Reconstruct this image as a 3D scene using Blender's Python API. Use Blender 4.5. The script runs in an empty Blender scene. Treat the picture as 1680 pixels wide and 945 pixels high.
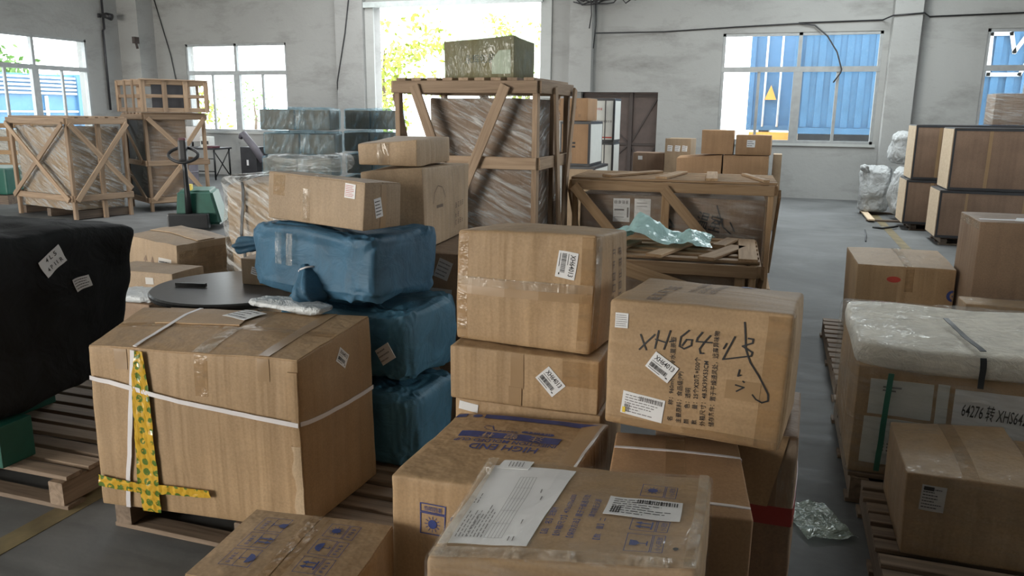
import bpy, bmesh, math, random
from mathutils import Vector, Matrix, noise
from mathutils.geometry import tessellate_polygon

R = math.radians
SC = bpy.context.scene
COL = SC.collection

# ------------------------------------------------------------------ camera
F_PX, CAM_H, YAW, PITCH, ROLL = 1290.0, 1.65, R(18.3), R(12.6), R(0.6)
fwd = Vector((-math.sin(YAW) * math.cos(PITCH), math.cos(YAW) * math.cos(PITCH), -math.sin(PITCH)))
rt = Vector((math.cos(YAW), math.sin(YAW), 0))
up = rt.cross(fwd)
rt, up = rt * math.cos(ROLL) + up * math.sin(ROLL), up * math.cos(ROLL) - rt * math.sin(ROLL)
cd = bpy.data.cameras.new('camera')
cd.sensor_width = 36.0
cd.lens = F_PX / 1680.0 * 36.0
cd.clip_end = 300
cam = bpy.data.objects.new('camera', cd)
COL.objects.link(cam)
mw = Matrix((rt, up, -fwd)).transposed().to_4x4()
mw.translation = (0, 0, CAM_H)
cam.matrix_world = mw
SC.camera = cam

# ------------------------------------------------------------------ sky, daylight, exposure
SC.view_settings.view_transform = 'Standard'
SC.view_settings.look = 'None'
SC.view_settings.gamma = 1.0
SC.view_settings.use_curve_mapping = False
SC.view_settings.exposure = 0.0
world = bpy.data.worlds.new('overcast_sky')
SC.world = world
world.use_nodes = True
bg = world.node_tree.nodes['Background']
bg.inputs[0].default_value = (0.93, 0.98, 1.0, 1)
bg.inputs[1].default_value = 7.0


def area_light(name, loc, rot, sx, sy, power, color):
    l = bpy.data.lights.new(name, 'AREA')
    l.shape = 'RECTANGLE'
    l.size, l.size_y, l.energy, l.color = sx, sy, power, color
    o = bpy.data.objects.new(name, l)
    o.location = loc
    o.rotation_euler = rot
    COL.objects.link(o)
    return o


# daylight entering through the loading door behind the photographer, plus added overhead fills
area_light('loading_door_daylight', (-10.5, -6.6, 2.1), (R(90), 0, 0), 6.0, 3.9, 1450, (1.0, 0.93, 0.82))
area_light('overhead_fill', (-8.0, 12.5, 5.3), (0, 0, 0), 3.0, 7.0, 420, (0.95, 0.98, 1.0))  # added fill under the closed ceiling, brightens the left and back walls
area_light('overhead_fill', (1.0, 12.8, 5.3), (0, 0, 0), 1.5, 5.0, 400, (0.90, 0.98, 1.0))  # second added fill, lifts the far aisle floor and the wall behind it

# ------------------------------------------------------------------ materials
MATS = {}


def new_mat(name):
    m = bpy.data.materials.new(name)
    m.use_nodes = True
    nt = m.node_tree
    b = nt.nodes['Principled BSDF']
    MATS[name] = m
    return m, nt, b


def node(nt, typ, **kw):
    n = nt.nodes.new(typ)
    for k, v in kw.items():
        if k.startswith('i_'):
            key = k[2:]
            key = int(key) if key.isdigit() else key
            n.inputs[key].default_value = v
        else:
            setattr(n, k, v)
    return n


def coords(nt, scale=(1, 1, 1), kind='Object'):
    tc = node(nt, 'ShaderNodeTexCoord')
    mp = node(nt, 'ShaderNodeMapping')
    mp.inputs['Scale'].default_value = scale
    nt.links.new(tc.outputs[kind], mp.inputs[0])
    return mp.outputs[0]


def noise_tex(nt, vec, scale, detail=4, rough=0.55, dist=0.0):
    n = node(nt, 'ShaderNodeTexNoise', i_Scale=scale, i_Detail=detail, i_Roughness=rough, i_Distortion=dist)
    nt.links.new(vec, n.inputs['Vector'])
    return n.outputs[0]


def ramp(nt, fac, stops):
    r = node(nt, 'ShaderNodeValToRGB')
    els = r.color_ramp.elements
    els[0].position, els[0].color = stops[0][0], (*stops[0][1], 1)
    els[1].position, els[1].color = stops[-1][0], (*stops[-1][1], 1)
    for p, c in stops[1:-1]:
        e = els.new(p)
        e.color = (*c, 1)
    nt.links.new(fac, r.inputs[0])
    return r.outputs[0]


def mixc(nt, fac, a, b, mode='MIX'):
    m = node(nt, 'ShaderNodeMix', data_type='RGBA', blend_type=mode)
    for sock, v in ((m.inputs[0], fac), (m.inputs[6], a), (m.inputs[7], b)):
        if hasattr(v, 'is_output'):
            nt.links.new(v, sock)
        elif isinstance(v, (int, float)):
            sock.default_value = v
        else:
            sock.default_value = (*v, 1)
    return m.outputs[2]


def bump(nt, b, h, strength, dist=0.01, prev=None):
    n = node(nt, 'ShaderNodeBump', i_Strength=strength, i_Distance=dist)
    nt.links.new(h, n.inputs['Height'])
    if prev is not None:
        nt.links.new(prev, n.inputs['Normal'])
    nt.links.new(n.outputs[0], b.inputs['Normal'])
    return n.outputs[0]


def plain(name, col, rough=0.6, metal=0.0, var=0.12, scale=8.0, bmp=0.0, bscale=40.0, spec=0.5):
    m, nt, b = new_mat(name)
    v = coords(nt)
    f = noise_tex(nt, v, scale)
    lo = tuple(c * (1 - var) for c in col)
    hi = tuple(min(1, c * (1 + var)) for c in col)
    nt.links.new(ramp(nt, f, [(0.3, lo), (0.7, hi)]), b.inputs['Base Color'])
    b.inputs['Roughness'].default_value = rough
    b.inputs['Metallic'].default_value = metal
    b.inputs['Specular IOR Level'].default_value = spec
    if bmp:
        bump(nt, b, noise_tex(nt, v, bscale), bmp, 0.004)
    return m


def cardboard(name, col, rough=0.62, crease=0.35, axis=2):
    """brown board: mottled paper, faint flutes, long soft creases"""
    m, nt, b = new_mat(name)
    v = coords(nt)
    sc = [20, 20, 20]
    sc[axis] = 0.9
    vs = coords(nt, tuple(sc))
    big = noise_tex(nt, v, 3.2, 3)
    fine = noise_tex(nt, v, 130, 3)
    lo = tuple(c * 0.86 for c in col)
    hi = tuple(c * 1.1 for c in col)
    c1 = ramp(nt, big, [(0.32, lo), (0.68, hi)])
    c2 = ramp(nt, fine, [(0.3, (0.86, 0.86, 0.86)), (0.7, (1.06, 1.06, 1.06))])
    streak = ramp(nt, noise_tex(nt, vs, 1.0, 2), [(0.3, (0.92, 0.91, 0.9)), (0.62, (1.03, 1.03, 1.03))])
    c = mixc(nt, 1.0, c1, c2, 'MULTIPLY')
    c = mixc(nt, 1.0, c, streak, 'MULTIPLY')
    nt.links.new(c, b.inputs['Base Color'])
    b.inputs['Roughness'].default_value = rough
    b.inputs['Specular IOR Level'].default_value = 0.35
    n1 = bump(nt, b, noise_tex(nt, vs, 1.0, 2), crease, 0.02)
    n2 = bump(nt, b, noise_tex(nt, v, 9, 4), 0.25, 0.01, n1)
    return m


cardboard('card', (0.40, 0.268, 0.150))
cardboard('card_x', (0.40, 0.268, 0.150), axis=0)
cardboard('card_light', (0.43, 0.31, 0.20))
cardboard('card_red', (0.36, 0.215, 0.115), crease=0.1)
cardboard('card_grey', (0.34, 0.25, 0.165))
cardboard('card_dark', (0.25, 0.165, 0.105))
cardboard('card_cab', (0.25, 0.165, 0.115), crease=0.08)
cardboard('card_edge', (0.50, 0.37, 0.24))
cardboard('card_load', (0.24, 0.165, 0.115), crease=0.2)


def wood(name, col, dark):
    m, nt, b = new_mat(name)
    v = coords(nt, (1.2, 22, 22))
    oi = node(nt, 'ShaderNodeObjectInfo')
    add = node(nt, 'ShaderNodeVectorMath', operation='ADD')
    nt.links.new(v, add.inputs[0])
    sc = node(nt, 'ShaderNodeVectorMath', operation='SCALE')
    sc.inputs[0].default_value = (37, 11, 5)
    nt.links.new(oi.outputs['Random'], sc.inputs['Scale'])
    nt.links.new(sc.outputs[0], add.inputs[1])
    f = noise_tex(nt, add.outputs[0], 1.0, 5, 0.6, 1.2)
    c = ramp(nt, f, [(0.28, dark), (0.62, col)])
    tint = ramp(nt, oi.outputs['Random'], [(0.0, (0.72, 0.7, 0.68)), (1.0, (1.12, 1.1, 1.06))])
    nt.links.new(mixc(nt, 1.0, c, tint, 'MULTIPLY'), b.inputs['Base Color'])
    b.inputs['Roughness'].default_value = 0.75
    bump(nt, b, f, 0.35, 0.006)
    return m


wood('wood', (0.38, 0.275, 0.19), (0.23, 0.155, 0.10))
wood('wood_orange', (0.43, 0.29, 0.17), (0.28, 0.17, 0.085))
wood('wood_pallet', (0.27, 0.20, 0.145), (0.13, 0.09, 0.06))
wood('wood_dark', (0.16, 0.12, 0.09), (0.07, 0.05, 0.04))
wood('wood_pale', (0.66, 0.53, 0.38), (0.52, 0.39, 0.26))


def film_mat(name, tint, fac, rough=0.16, scale=(9, 9, 40), strength=0.9, body=0.35, bodycol=(0.75, 0.76, 0.75), tilt=0):
    """clear stretch film: see-through with a wrinkled sheen"""
    m, nt, b = new_mat(name)
    out = nt.nodes['Material Output']
    v = coords(nt, scale)
    v.node.inputs['Rotation'].default_value = (R(tilt), R(tilt), 0)
    v.node.vector_type = 'TEXTURE'
    v.node.inputs['Scale'].default_value = tuple(1.0 / q for q in scale)
    h = noise_tex(nt, v, 1.0, 4, 0.6, 0.5)
    bp = node(nt, 'ShaderNodeBump', i_Strength=strength, i_Distance=0.05)
    nt.links.new(h, bp.inputs['Height'])
    tr = node(nt, 'ShaderNodeBsdfTransparent')
    tr.inputs[0].default_value = (*tint, 1)
    b.inputs['Base Color'].default_value = (*bodycol, 1)
    b.inputs['Roughness'].default_value = rough
    b.inputs['Specular IOR Level'].default_value = 1.0
    nt.links.new(bp.outputs[0], b.inputs['Normal'])
    fr = ramp(nt, h, [(0.40, (fac * body,) * 3), (0.66, (fac,) * 3)])
    mx = node(nt, 'ShaderNodeMixShader')
    nt.links.new(fr, mx.inputs[0])
    nt.links.new(tr.outputs[0], mx.inputs[1])
    nt.links.new(b.outputs[0], mx.inputs[2])
    nt.links.new(mx.outputs[0], out.inputs[0])
    return m


film_mat('film', (0.97, 0.97, 0.96), 0.42, scale=(3, 3, 34), tilt=4, body=0.12)
film_mat('film_diag', (0.96, 0.96, 0.95), 0.55, scale=(3.5, 3.5, 30), rough=0.1, tilt=24, body=0.05)
film_mat('film_light', (0.98, 0.975, 0.96), 0.27, scale=(4, 4, 34), rough=0.12, tilt=6, body=0.1)
film_mat('film_thin', (0.985, 0.98, 0.97), 0.13, scale=(4, 4, 34), rough=0.1, tilt=6, body=0.1)
film_mat('film_blue', (0.78, 0.89, 0.94), 0.42, scale=(14, 14, 3), bodycol=(0.30, 0.50, 0.62), body=0.22, tilt=18)
film_mat('film_green', (0.74, 0.80, 0.70), 0.32, scale=(9, 9, 2), bodycol=(0.30, 0.34, 0.27), body=0.4)
film_mat('film_bag', (0.86, 0.95, 0.88), 0.7, scale=(9, 9, 9), bodycol=(0.50, 0.60, 0.52), body=0.5)
film_mat('film_cyan', (0.60, 0.86, 0.86), 0.95, scale=(6, 6, 6), bodycol=(0.50, 0.78, 0.78), body=0.9, rough=0.3)
film_mat('clear_tape', (0.965, 0.94, 0.90), 0.2, scale=(5, 5, 18), rough=0.16, bodycol=(0.50, 0.38, 0.25), strength=0.4)
film_mat('clear_tape_gloss', (0.97, 0.955, 0.93), 0.42, scale=(12, 12, 4), rough=0.08, bodycol=(0.60, 0.52, 0.42), strength=0.6, body=0.2)
film_mat('glass', (0.97, 0.985, 0.99), 0.05, scale=(1, 1, 1), strength=0.0, rough=0.05, body=1.0)
film_mat('glass_blue', (0.80, 0.92, 1.0), 0.06, scale=(2, 2, 2), strength=0.0, rough=0.1, body=1.0)


def fabric(name, col, rough, scale, strength, var=0.25, spec=0.4):
    m, nt, b = new_mat(name)
    v = coords(nt)
    f = noise_tex(nt, v, scale, 4, 0.6, 0.6)
    weave = noise_tex(nt, v, 220, 2)
    nt.links.new(ramp(nt, f, [(0.3, tuple(c * (1 - var) for c in col)), (0.7, tuple(min(1, c * (1 + var)) for c in col))]), b.inputs['Base Color'])
    b.inputs['Roughness'].default_value = rough
    b.inputs['Specular IOR Level'].default_value = spec
    n1 = bump(nt, b, f, strength, 0.03)
    bump(nt, b, weave, 0.15, 0.002, n1)
    return m


fabric('blue_woven', (0.038, 0.108, 0.178), 0.6, 7, 0.45)
fabric('blue_woven_dark', (0.05, 0.145, 0.22), 0.6, 7, 0.5)
fabric('black_wrap', (0.011, 0.012, 0.013), 0.7, 5, 0.5, spec=0.2)
fabric('foam', (0.80, 0.76, 0.68), 0.8, 18, 0.5, 0.08)
fabric('white_sack', (0.44, 0.45, 0.45), 0.6, 12, 0.9, 0.12)
fabric('poly_mailer', (0.55, 0.58, 0.60), 0.35, 14, 0.8, 0.08)

plain('paper', (0.74, 0.74, 0.75), 0.7, var=0.04, scale=5)
plain('paper_grey', (0.50, 0.48, 0.46), 0.7, var=0.06, scale=5)
plain('ink_black', (0.018, 0.018, 0.02), 0.6)
plain('ink_grey', (0.16, 0.15, 0.15), 0.6)
plain('ink_brown', (0.16, 0.105, 0.07), 0.6)
plain('ink_blue', (0.032, 0.052, 0.20), 0.55, var=0.25, scale=30)
plain('ink_red', (0.42, 0.05, 0.035), 0.55)
plain('ink_yellow', (0.75, 0.55, 0.05), 0.55)
plain('strap_white', (0.70, 0.67, 0.68), 0.4, var=0.04)
plain('strap_black', (0.03, 0.035, 0.04), 0.4)
plain('strap_green', (0.03, 0.14, 0.10), 0.4)
plain('tape_brown', (0.33, 0.215, 0.115), 0.35, var=0.06, spec=0.6)
plain('tape_red', (0.30, 0.03, 0.025), 0.4)
plain('edge_black', (0.035, 0.037, 0.042), 0.5)
plain('alu', (0.34, 0.35, 0.35), 0.5, 0.3, var=0.1)
plain('alu_pale', (0.52, 0.57, 0.56), 0.5, 0.1)
plain('steel_black', (0.025, 0.026, 0.028), 0.35, 0.4)
plain('steel_dark', (0.05, 0.05, 0.055), 0.4, 0.5)
plain('table_top', (0.05, 0.05, 0.052), 0.28, 0.2, var=0.15, scale=20)
plain('green_paint', (0.012, 0.085, 0.060), 0.4)
plain('truck_green', (0.016, 0.10, 0.072), 0.4)
plain('black_plastic', (0.018, 0.018, 0.02), 0.45)
plain('maroon', (0.10, 0.03, 0.04), 0.5)
plain('white_board', (0.60, 0.61, 0.58), 0.6, var=0.05)
plain('pipe_white', (0.55, 0.54, 0.52), 0.5)
plain('door_brown', (0.085, 0.06, 0.052), 0.6, var=0.2, scale=4)
plain('door_rib', (0.05, 0.036, 0.032), 0.6)
plain('container_blue', (0.075, 0.20, 0.36), 0.45, var=0.18, scale=1.5)
plain('container_dark', (0.06, 0.15, 0.27), 0.45, var=0.18, scale=1.5)
plain('paint_white', (0.75, 0.76, 0.76), 0.5)
plain('paint_orange', (0.80, 0.34, 0.05), 0.5)
plain('bark', (0.12, 0.085, 0.06), 0.9)
plain('leaf', (0.12, 0.26, 0.045), 0.5, var=0.5, scale=2.0)
plain('leaf_yellow', (0.30, 0.36, 0.05), 0.5, var=0.4, scale=2.0)
plain('line_yellow', (0.155, 0.122, 0.062), 0.6, var=0.45, scale=5)
plain('screen_black', (0.02, 0.022, 0.028), 0.2)
plain('hose_grey', (0.13, 0.12, 0.14), 0.5)
plain('roof_sheet', (0.45, 0.46, 0.46), 0.6)
plain('ground_concrete', (0.55, 0.55, 0.52), 0.8, var=0.08, scale=1.0)


def yellow_tape():
    m, nt, b = new_mat('yellow_tape')
    v = coords(nt, (1, 1, 1))
    vo = node(nt, 'ShaderNodeTexVoronoi', i_Scale=24.0, i_Randomness=0.0)
    nt.links.new(v, vo.inputs['Vector'])
    dots = ramp(nt, vo.outputs['Distance'], [(0.36, (1, 1, 1)), (0.42, (0, 0, 0))])
    holes = ramp(nt, noise_tex(nt, v, 70, 1), [(0.36, (0, 0, 0)), (0.44, (1, 1, 1))])
    f = mixc(nt, 1.0, dots, holes, 'MULTIPLY')
    c = mixc(nt, f, (0.60, 0.36, 0.035), (0.10, 0.17, 0.03))
    nt.links.new(c, b.inputs['Base Color'])
    b.inputs['Roughness'].default_value = 0.22
    bump(nt, b, noise_tex(nt, v, 18, 2), 0.25, 0.008)


yellow_tape()


def plaster(name, col, dirt, amt):
    m, nt, b = new_mat(name)
    v = coords(nt)
    n1 = noise_tex(nt, v, 0.5, 5, 0.6, 0.2)
    vs = coords(nt, (0.7, 0.7, 2.0))
    n2 = noise_tex(nt, vs, 0.9, 8, 0.68, 0.25)
    base = ramp(nt, n1, [(0.3, tuple(c * 0.86 for c in col)), (0.68, col)])
    st = ramp(nt, n2, [(0.50, (0, 0, 0)), (0.62, (amt * 0.35,) * 3), (0.78, (amt,) * 3)])
    c = mixc(nt, st, base, dirt)
    nt.links.new(c, b.inputs['Base Color'])
    b.inputs['Roughness'].default_value = 0.85
    bump(nt, b, noise_tex(nt, v, 14, 5), 0.25, 0.02)
    return m


plaster('plaster', (0.35, 0.35, 0.338), (0.14, 0.135, 0.125), 0.85)
plaster('plaster_pale', (0.46, 0.47, 0.455), (0.22, 0.22, 0.21), 0.5)


def concrete_floor():
    m, nt, b = new_mat('concrete')
    v = coords(nt)
    n1 = noise_tex(nt, v, 0.8, 6, 0.65, 0.6)
    vs = coords(nt, (1.2, 5, 1))
    n2 = noise_tex(nt, vs, 1.4, 5, 0.6, 0.5)
    c1 = ramp(nt, n1, [(0.28, (0.078, 0.079, 0.077)), (0.7, (0.168, 0.172, 0.172))])
    c2 = ramp(nt, n2, [(0.3, (0.72, 0.72, 0.72)), (0.6, (1.06, 1.06, 1.06))])
    nt.links.new(mixc(nt, 1.0, c1, c2, 'MULTIPLY'), b.inputs['Base Color'])
    b.inputs['Specular IOR Level'].default_value = 0.35
    rr = ramp(nt, n2, [(0.3, (0.62,) * 3), (0.7, (0.82,) * 3)])
    nt.links.new(rr, b.inputs['Roughness'])
    bump(nt, b, noise_tex(nt, v, 20, 4), 0.12, 0.01)


concrete_floor()


# ------------------------------------------------------------------ object helpers
def link(name, me, mat=None, parent=None, loc=(0, 0, 0), rot=(0, 0, 0), smooth=False):
    o = bpy.data.objects.new(name, me)
    COL.objects.link(o)
    if mat and me is not None:
        if not me.materials:
            me.materials.append(MATS[mat])
    if smooth:
        for p in me.polygons:
            p.use_smooth = True
    o.parent = parent
    o.location = loc
    o.rotation_euler = rot
    return o


def pydata(name, verts, faces, mat=None, parent=None, smooth=False, **kw):
    me = bpy.data.meshes.new(name)
    me.from_pydata([tuple(v) for v in verts], [], faces)
    me.update()
    return link(name, me, mat, parent, smooth=smooth, **kw)


def tag(o, label=None, cat=None, group=None, kind=None):
    if label: o['label'] = label
    if cat: o['category'] = cat
    if group: o['group'] = group
    if kind: o['kind'] = kind
    return o


def thing(name, label, cat, loc=(0, 0, 0), yaw=0.0, group=None):
    o = bpy.data.objects.new(name, None)
    o.empty_display_size = 0.1
    COL.objects.link(o)
    o.location = loc
    o.rotation_euler = (0, 0, R(yaw))
    return tag(o, label, cat, group)


BOXF = [(0, 3, 2, 1), (4, 5, 6, 7), (0, 1, 5, 4), (1, 2, 6, 5), (2, 3, 7, 6), (3, 0, 4, 7)]


def boxv(x0, x1, y0, y1, z0, z1):
    return [(x0, y0, z0), (x1, y0, z0), (x1, y1, z0), (x0, y1, z0), (x0, y0, z1), (x1, y0, z1), (x1, y1, z1), (x0, y1, z1)]


def box(name, x0, x1, y0, y1, z0, z1, mat, parent=None, bevel=0.0):
    cx, cy, cz = (x0 + x1) / 2, (y0 + y1) / 2, (z0 + z1) / 2
    o = pydata(name, boxv(x0 - cx, x1 - cx, y0 - cy, y1 - cy, z0 - cz, z1 - cz), BOXF, mat, parent, loc=(cx, cy, cz))
    if bevel:
        bm = bmesh.new()
        bm.from_mesh(o.data)
        bmesh.ops.bevel(bm, geom=bm.edges[:], offset=bevel, segments=2, affect='EDGES', profile=0.7)
        bm.to_mesh(o.data)
        bm.free()
    return o


def board(parent, name, p0, p1, width, thick, side, mat='wood'):
    """a sawn board from p0 to p1; its broad face looks along `side`"""
    p0, p1, n = Vector(p0), Vector(p1), Vector(side).normalized()
    x = (p1 - p0)
    L = x.length
    x.normalize()
    n = (n - x * n.dot(x)).normalized()
    y = n.cross(x)
    a, w, t = L / 2, width / 2, thick / 2
    b = min(0.004, t * 0.3)
    v = []
    for sx in (-1, 1):
        for (yy, zz) in ((-w + b, -t), (w - b, -t), (w, -t + b), (w, t - b), (w - b, t), (-w + b, t), (-w, t - b), (-w, -t + b)):
            v.append((sx * a, yy, zz))
    f = [tuple(range(7, -1, -1)), tuple(range(8, 16))] + [(i, (i + 1) % 8, 8 + (i + 1) % 8, 8 + i) for i in range(8)]
    o = pydata(name, v, f, mat, parent)
    m = Matrix((x, y, n)).transposed().to_4x4()
    m.translation = (p0 + p1) / 2
    o.matrix_local = m
    return o


def tube_mesh(pts, rad, seg=10, closed=False):
    pts = [Vector(p) for p in pts]
    n = len(pts)
    rads = rad if isinstance(rad, (list, tuple)) else [rad] * n
    vs, fs = [], []
    ref = Vector((0, 0, 1))
    for i, p in enumerate(pts):
        a = pts[(i - 1) % n] if (closed or i > 0) else p
        b = pts[(i + 1) % n] if (closed or i < n - 1) else p
        t = (b - a).normalized()
        if abs(t.dot(ref)) > 0.95:
            ref = Vector((1, 0, 0)) if abs(t.x) < 0.9 else Vector((0, 1, 0))
        u = t.cross(ref).normalized()
        w = t.cross(u)
        ref = -w if False else ref
        for k in range(seg):
            an = 2 * math.pi * k / seg
            vs.append(p + (u * math.cos(an) + w * math.sin(an)) * rads[i])
    m = n if closed else n - 1
    for i in range(m):
        for k in range(seg):
            a, b = i * seg + k, i * seg + (k + 1) % seg
            c, d = ((i + 1) % n) * seg + (k + 1) % seg, ((i + 1) % n) * seg + k
            fs.append((a, b, c, d))
    if not closed:
        fs.append(tuple(range(seg - 1, -1, -1)))
        fs.append(tuple(range((n - 1) * seg, n * seg)))
    return vs, fs


def tube(name, pts, rad, mat, parent=None, seg=10, closed=False):
    v, f = tube_mesh(pts, rad, seg, closed)
    return pydata(name, v, f, mat, parent, smooth=True)


def lathe(name, prof, mat, parent=None, seg=40, loc=(0, 0, 0)):
    vs, fs = [], []
    for r, z in prof:
        for k in range(seg):
            a = 2 * math.pi * k / seg
            vs.append((r * math.cos(a), r * math.sin(a), z))
    for i in range(len(prof) - 1):
        for k in range(seg):
            fs.append((i * seg + k, i * seg + (k + 1) % seg, (i + 1) * seg + (k + 1) % seg, (i + 1) * seg + k))
    fs.append(tuple(range(seg - 1, -1, -1)))
    fs.append(tuple(range((len(prof) - 1) * seg, len(prof) * seg)))
    return pydata(name, vs, fs, mat, parent, loc=loc)


# ------------------------------------------------------------------ flat print: ink drawn in face coordinates
TEXT = {}


def text_mesh(s, bold=0.014):
    if s not in TEXT:
        cu = bpy.data.curves.new('lettering', 'FONT')
        cu.body = s
        cu.resolution_u = 2
        cu.offset = bold if s.isascii() else 0.006
        ob = bpy.data.objects.new('lettering', cu)
        COL.objects.link(ob)
        dg = bpy.context.evaluated_depsgraph_get()
        me = bpy.data.meshes.new_from_object(ob.evaluated_get(dg))
        vs = [(v.co.x, v.co.y) for v in me.vertices]
        fs = [tuple(p.vertices) for p in me.polygons]
        w = max([v[0] for v in vs] + [0.01])
        bpy.data.objects.remove(ob)
        bpy.data.curves.remove(cu)
        bpy.data.meshes.remove(me)
        TEXT[s] = (vs, fs, w)
    return TEXT[s]


class Ink:
    def __init__(self, cu=0.0, cv=0.0, ang=0.0, sc=1.0):
        self.v, self.f = [], []
        c, s = math.cos(R(ang)), math.sin(R(ang))
        self.t = lambda x, y: (cu + sc * (x * c - y * s), cv + sc * (x * s + y * c))

    def raw(self, vs, fs):
        n = len(self.v)
        self.v += [self.t(*p) for p in vs]
        self.f += [tuple(i + n for i in f) for f in fs]

    def poly(self, pts):
        tr = tessellate_polygon([[Vector((x, y, 0)) for x, y in pts]])
        # keep one winding
        out = []
        for a, b, c in tr:
            ar = (pts[b][0] - pts[a][0]) * (pts[c][1] - pts[a][1]) - (pts[c][0] - pts[a][0]) * (pts[b][1] - pts[a][1])
            out.append((a, b, c) if ar > 0 else (a, c, b))
        self.raw(pts, out)

    def rect(self, a, b, c, d):
        self.raw([(a, b), (c, b), (c, d), (a, d)], [(0, 1, 2, 3)])

    def line(self, pts, w):
        for i in range(len(pts) - 1):
            (x0, y0), (x1, y1) = pts[i], pts[i + 1]
            dx, dy = x1 - x0, y1 - y0
            L = math.hypot(dx, dy) or 1e-6
            dx, dy = dx / L, dy / L
            e = w * 0.4
            nx, ny = -dy * w / 2, dx * w / 2
            self.raw([(x0 - dx * e - nx, y0 - dy * e - ny), (x1 + dx * e - nx, y1 + dy * e - ny), (x1 + dx * e + nx, y1 + dy * e + ny), (x0 - dx * e + nx, y0 - dy * e + ny)], [(0, 1, 2, 3)])

    def frame(self, a, b, c, d, w):
        self.line([(a, b), (c, b), (c, d), (a, d), (a, b)], w)

    def disc(self, x, y, r, n=14, a0=0, a1=360):
        pts = [(x + r * math.cos(R(a0 + (a1 - a0) * i / n)), y + r * math.sin(R(a0 + (a1 - a0) * i / n))) for i in range(n + (0 if a1 - a0 == 360 else 1))]
        self.raw(pts, [tuple(range(len(pts)))])

    def text(self, s, x, y, size, ang=0.0, width=None, anchor='l'):
        vs, fs, w = text_mesh(s)
        k = (width / (w * size)) if width else 1.0
        x0 = 0 if anchor == 'l' else (-w * size * k / 2)
        c, sn = math.cos(R(ang)), math.sin(R(ang))
        self.raw([(x + (px * size * k + x0) * c - py * size * sn, y + (px * size * k + x0) * sn + py * size * c) for px, py in vs], fs)

    def put(self, box_, face, name, mat, parent, off):
        bm = bmesh.new()
        bv = [bm.verts.new((u, v, 0)) for u, v in self.v]
        for f in self.f:
            try:
                bm.faces.new([bv[i] for i in f])
            except ValueError:
                pass
        for _ in range(4):
            bmesh.ops.triangulate(bm, faces=[f for f in bm.faces if len(f.verts) > 4])
            es = [e for e in bm.edges if e.calc_length() > 0.035]
            if not es: break
            bmesh.ops.subdivide_edges(bm, edges=es, cuts=1, use_grid_fill=False)
            bmesh.ops.triangulate(bm, faces=bm.faces[:])
        for v in bm.verts:
            v.co = box_.P(face, v.co.x, v.co.y, off)
        me = bpy.data.meshes.new(name)
        bm.to_mesh(me)
        bm.free()
        return link(name, me, mat, parent)


def glyphs(ink, x, y, size, n, ang, seed, gap=1.15):
    """a row of print too small to read: blocky strokes"""
    rnd = random.Random(seed)
    sub = Ink(x, y, ang)
    for i in range(n):
        x0 = i * size * gap
        for j in range(3):
            if rnd.random() < 0.85:
                yy = size * (0.1 + 0.38 * j)
                sub.rect(x0 + size * rnd.uniform(0, .15), yy, x0 + size * rnd.uniform(.7, .95), yy + size * .13)
        for q in rnd.sample((0.08, 0.4, 0.72), 2):
            sub.rect(x0 + size * q, size * rnd.uniform(0, .2), x0 + size * (q + .14), size * rnd.uniform(.75, 1))
    m = len(ink.v)
    ink.v += [ink.t(*p) for p in sub.v]
    ink.f += [tuple(i + m for i in f) for f in sub.f]


def sym(ink, kind, x, y, s, ang=0):
    """handling marks inside a square cell of side s centred on x, y"""
    sub = Ink(x, y, ang, s)
    if kind == 'umbrella':
        sub.disc(0, 0.0, 0.36, 12, 0, 180)
        sub.line([(0, 0), (0, -0.32), (0.08, -0.36), (0.13, -0.3)], 0.04)
    elif kind == 'glass':
        sub.poly([(-0.22, 0.38), (-0.2, 0.1), (-0.05, -0.02), (0.05, -0.02), (0.2, 0.1), (0.22, 0.38)])
        sub.line([(0, 0), (0, -0.34)], 0.05)
        sub.line([(-0.16, -0.36), (0.16, -0.36)], 0.06)
    elif kind == 'up':
        for dx in (-0.17, 0.17):
            sub.rect(dx - 0.05, -0.3, dx + 0.05, 0.12)
            sub.poly([(dx - 0.15, 0.1), (dx + 0.15, 0.1), (dx, 0.38)])
        sub.rect(-0.36, -0.4, 0.36, -0.32)
    elif kind == 'sun':
        sub.disc(0, 0.0, 0.24, 14)
        for k in range(12):
            a = R(k * 30)
            sub.line([(0.28 * math.cos(a), 0.28 * math.sin(a)), (0.4 * math.cos(a), 0.4 * math.sin(a))], 0.035)
    ink.v_n = len(ink.v)
    n = len(ink.v)
    ink.v += [ink.t(*p) for p in sub.v]
    ink.f += [tuple(i + n for i in f) for f in sub.f]


# ------------------------------------------------------------------ cartons
def seg(L, r, n):
    a = [0, r * 0.35, r]
    m = [r + (L - 2 * r) * i / n for i in range(1, n)]
    return a + m + [L - r, L - r * 0.35, L]


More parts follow.
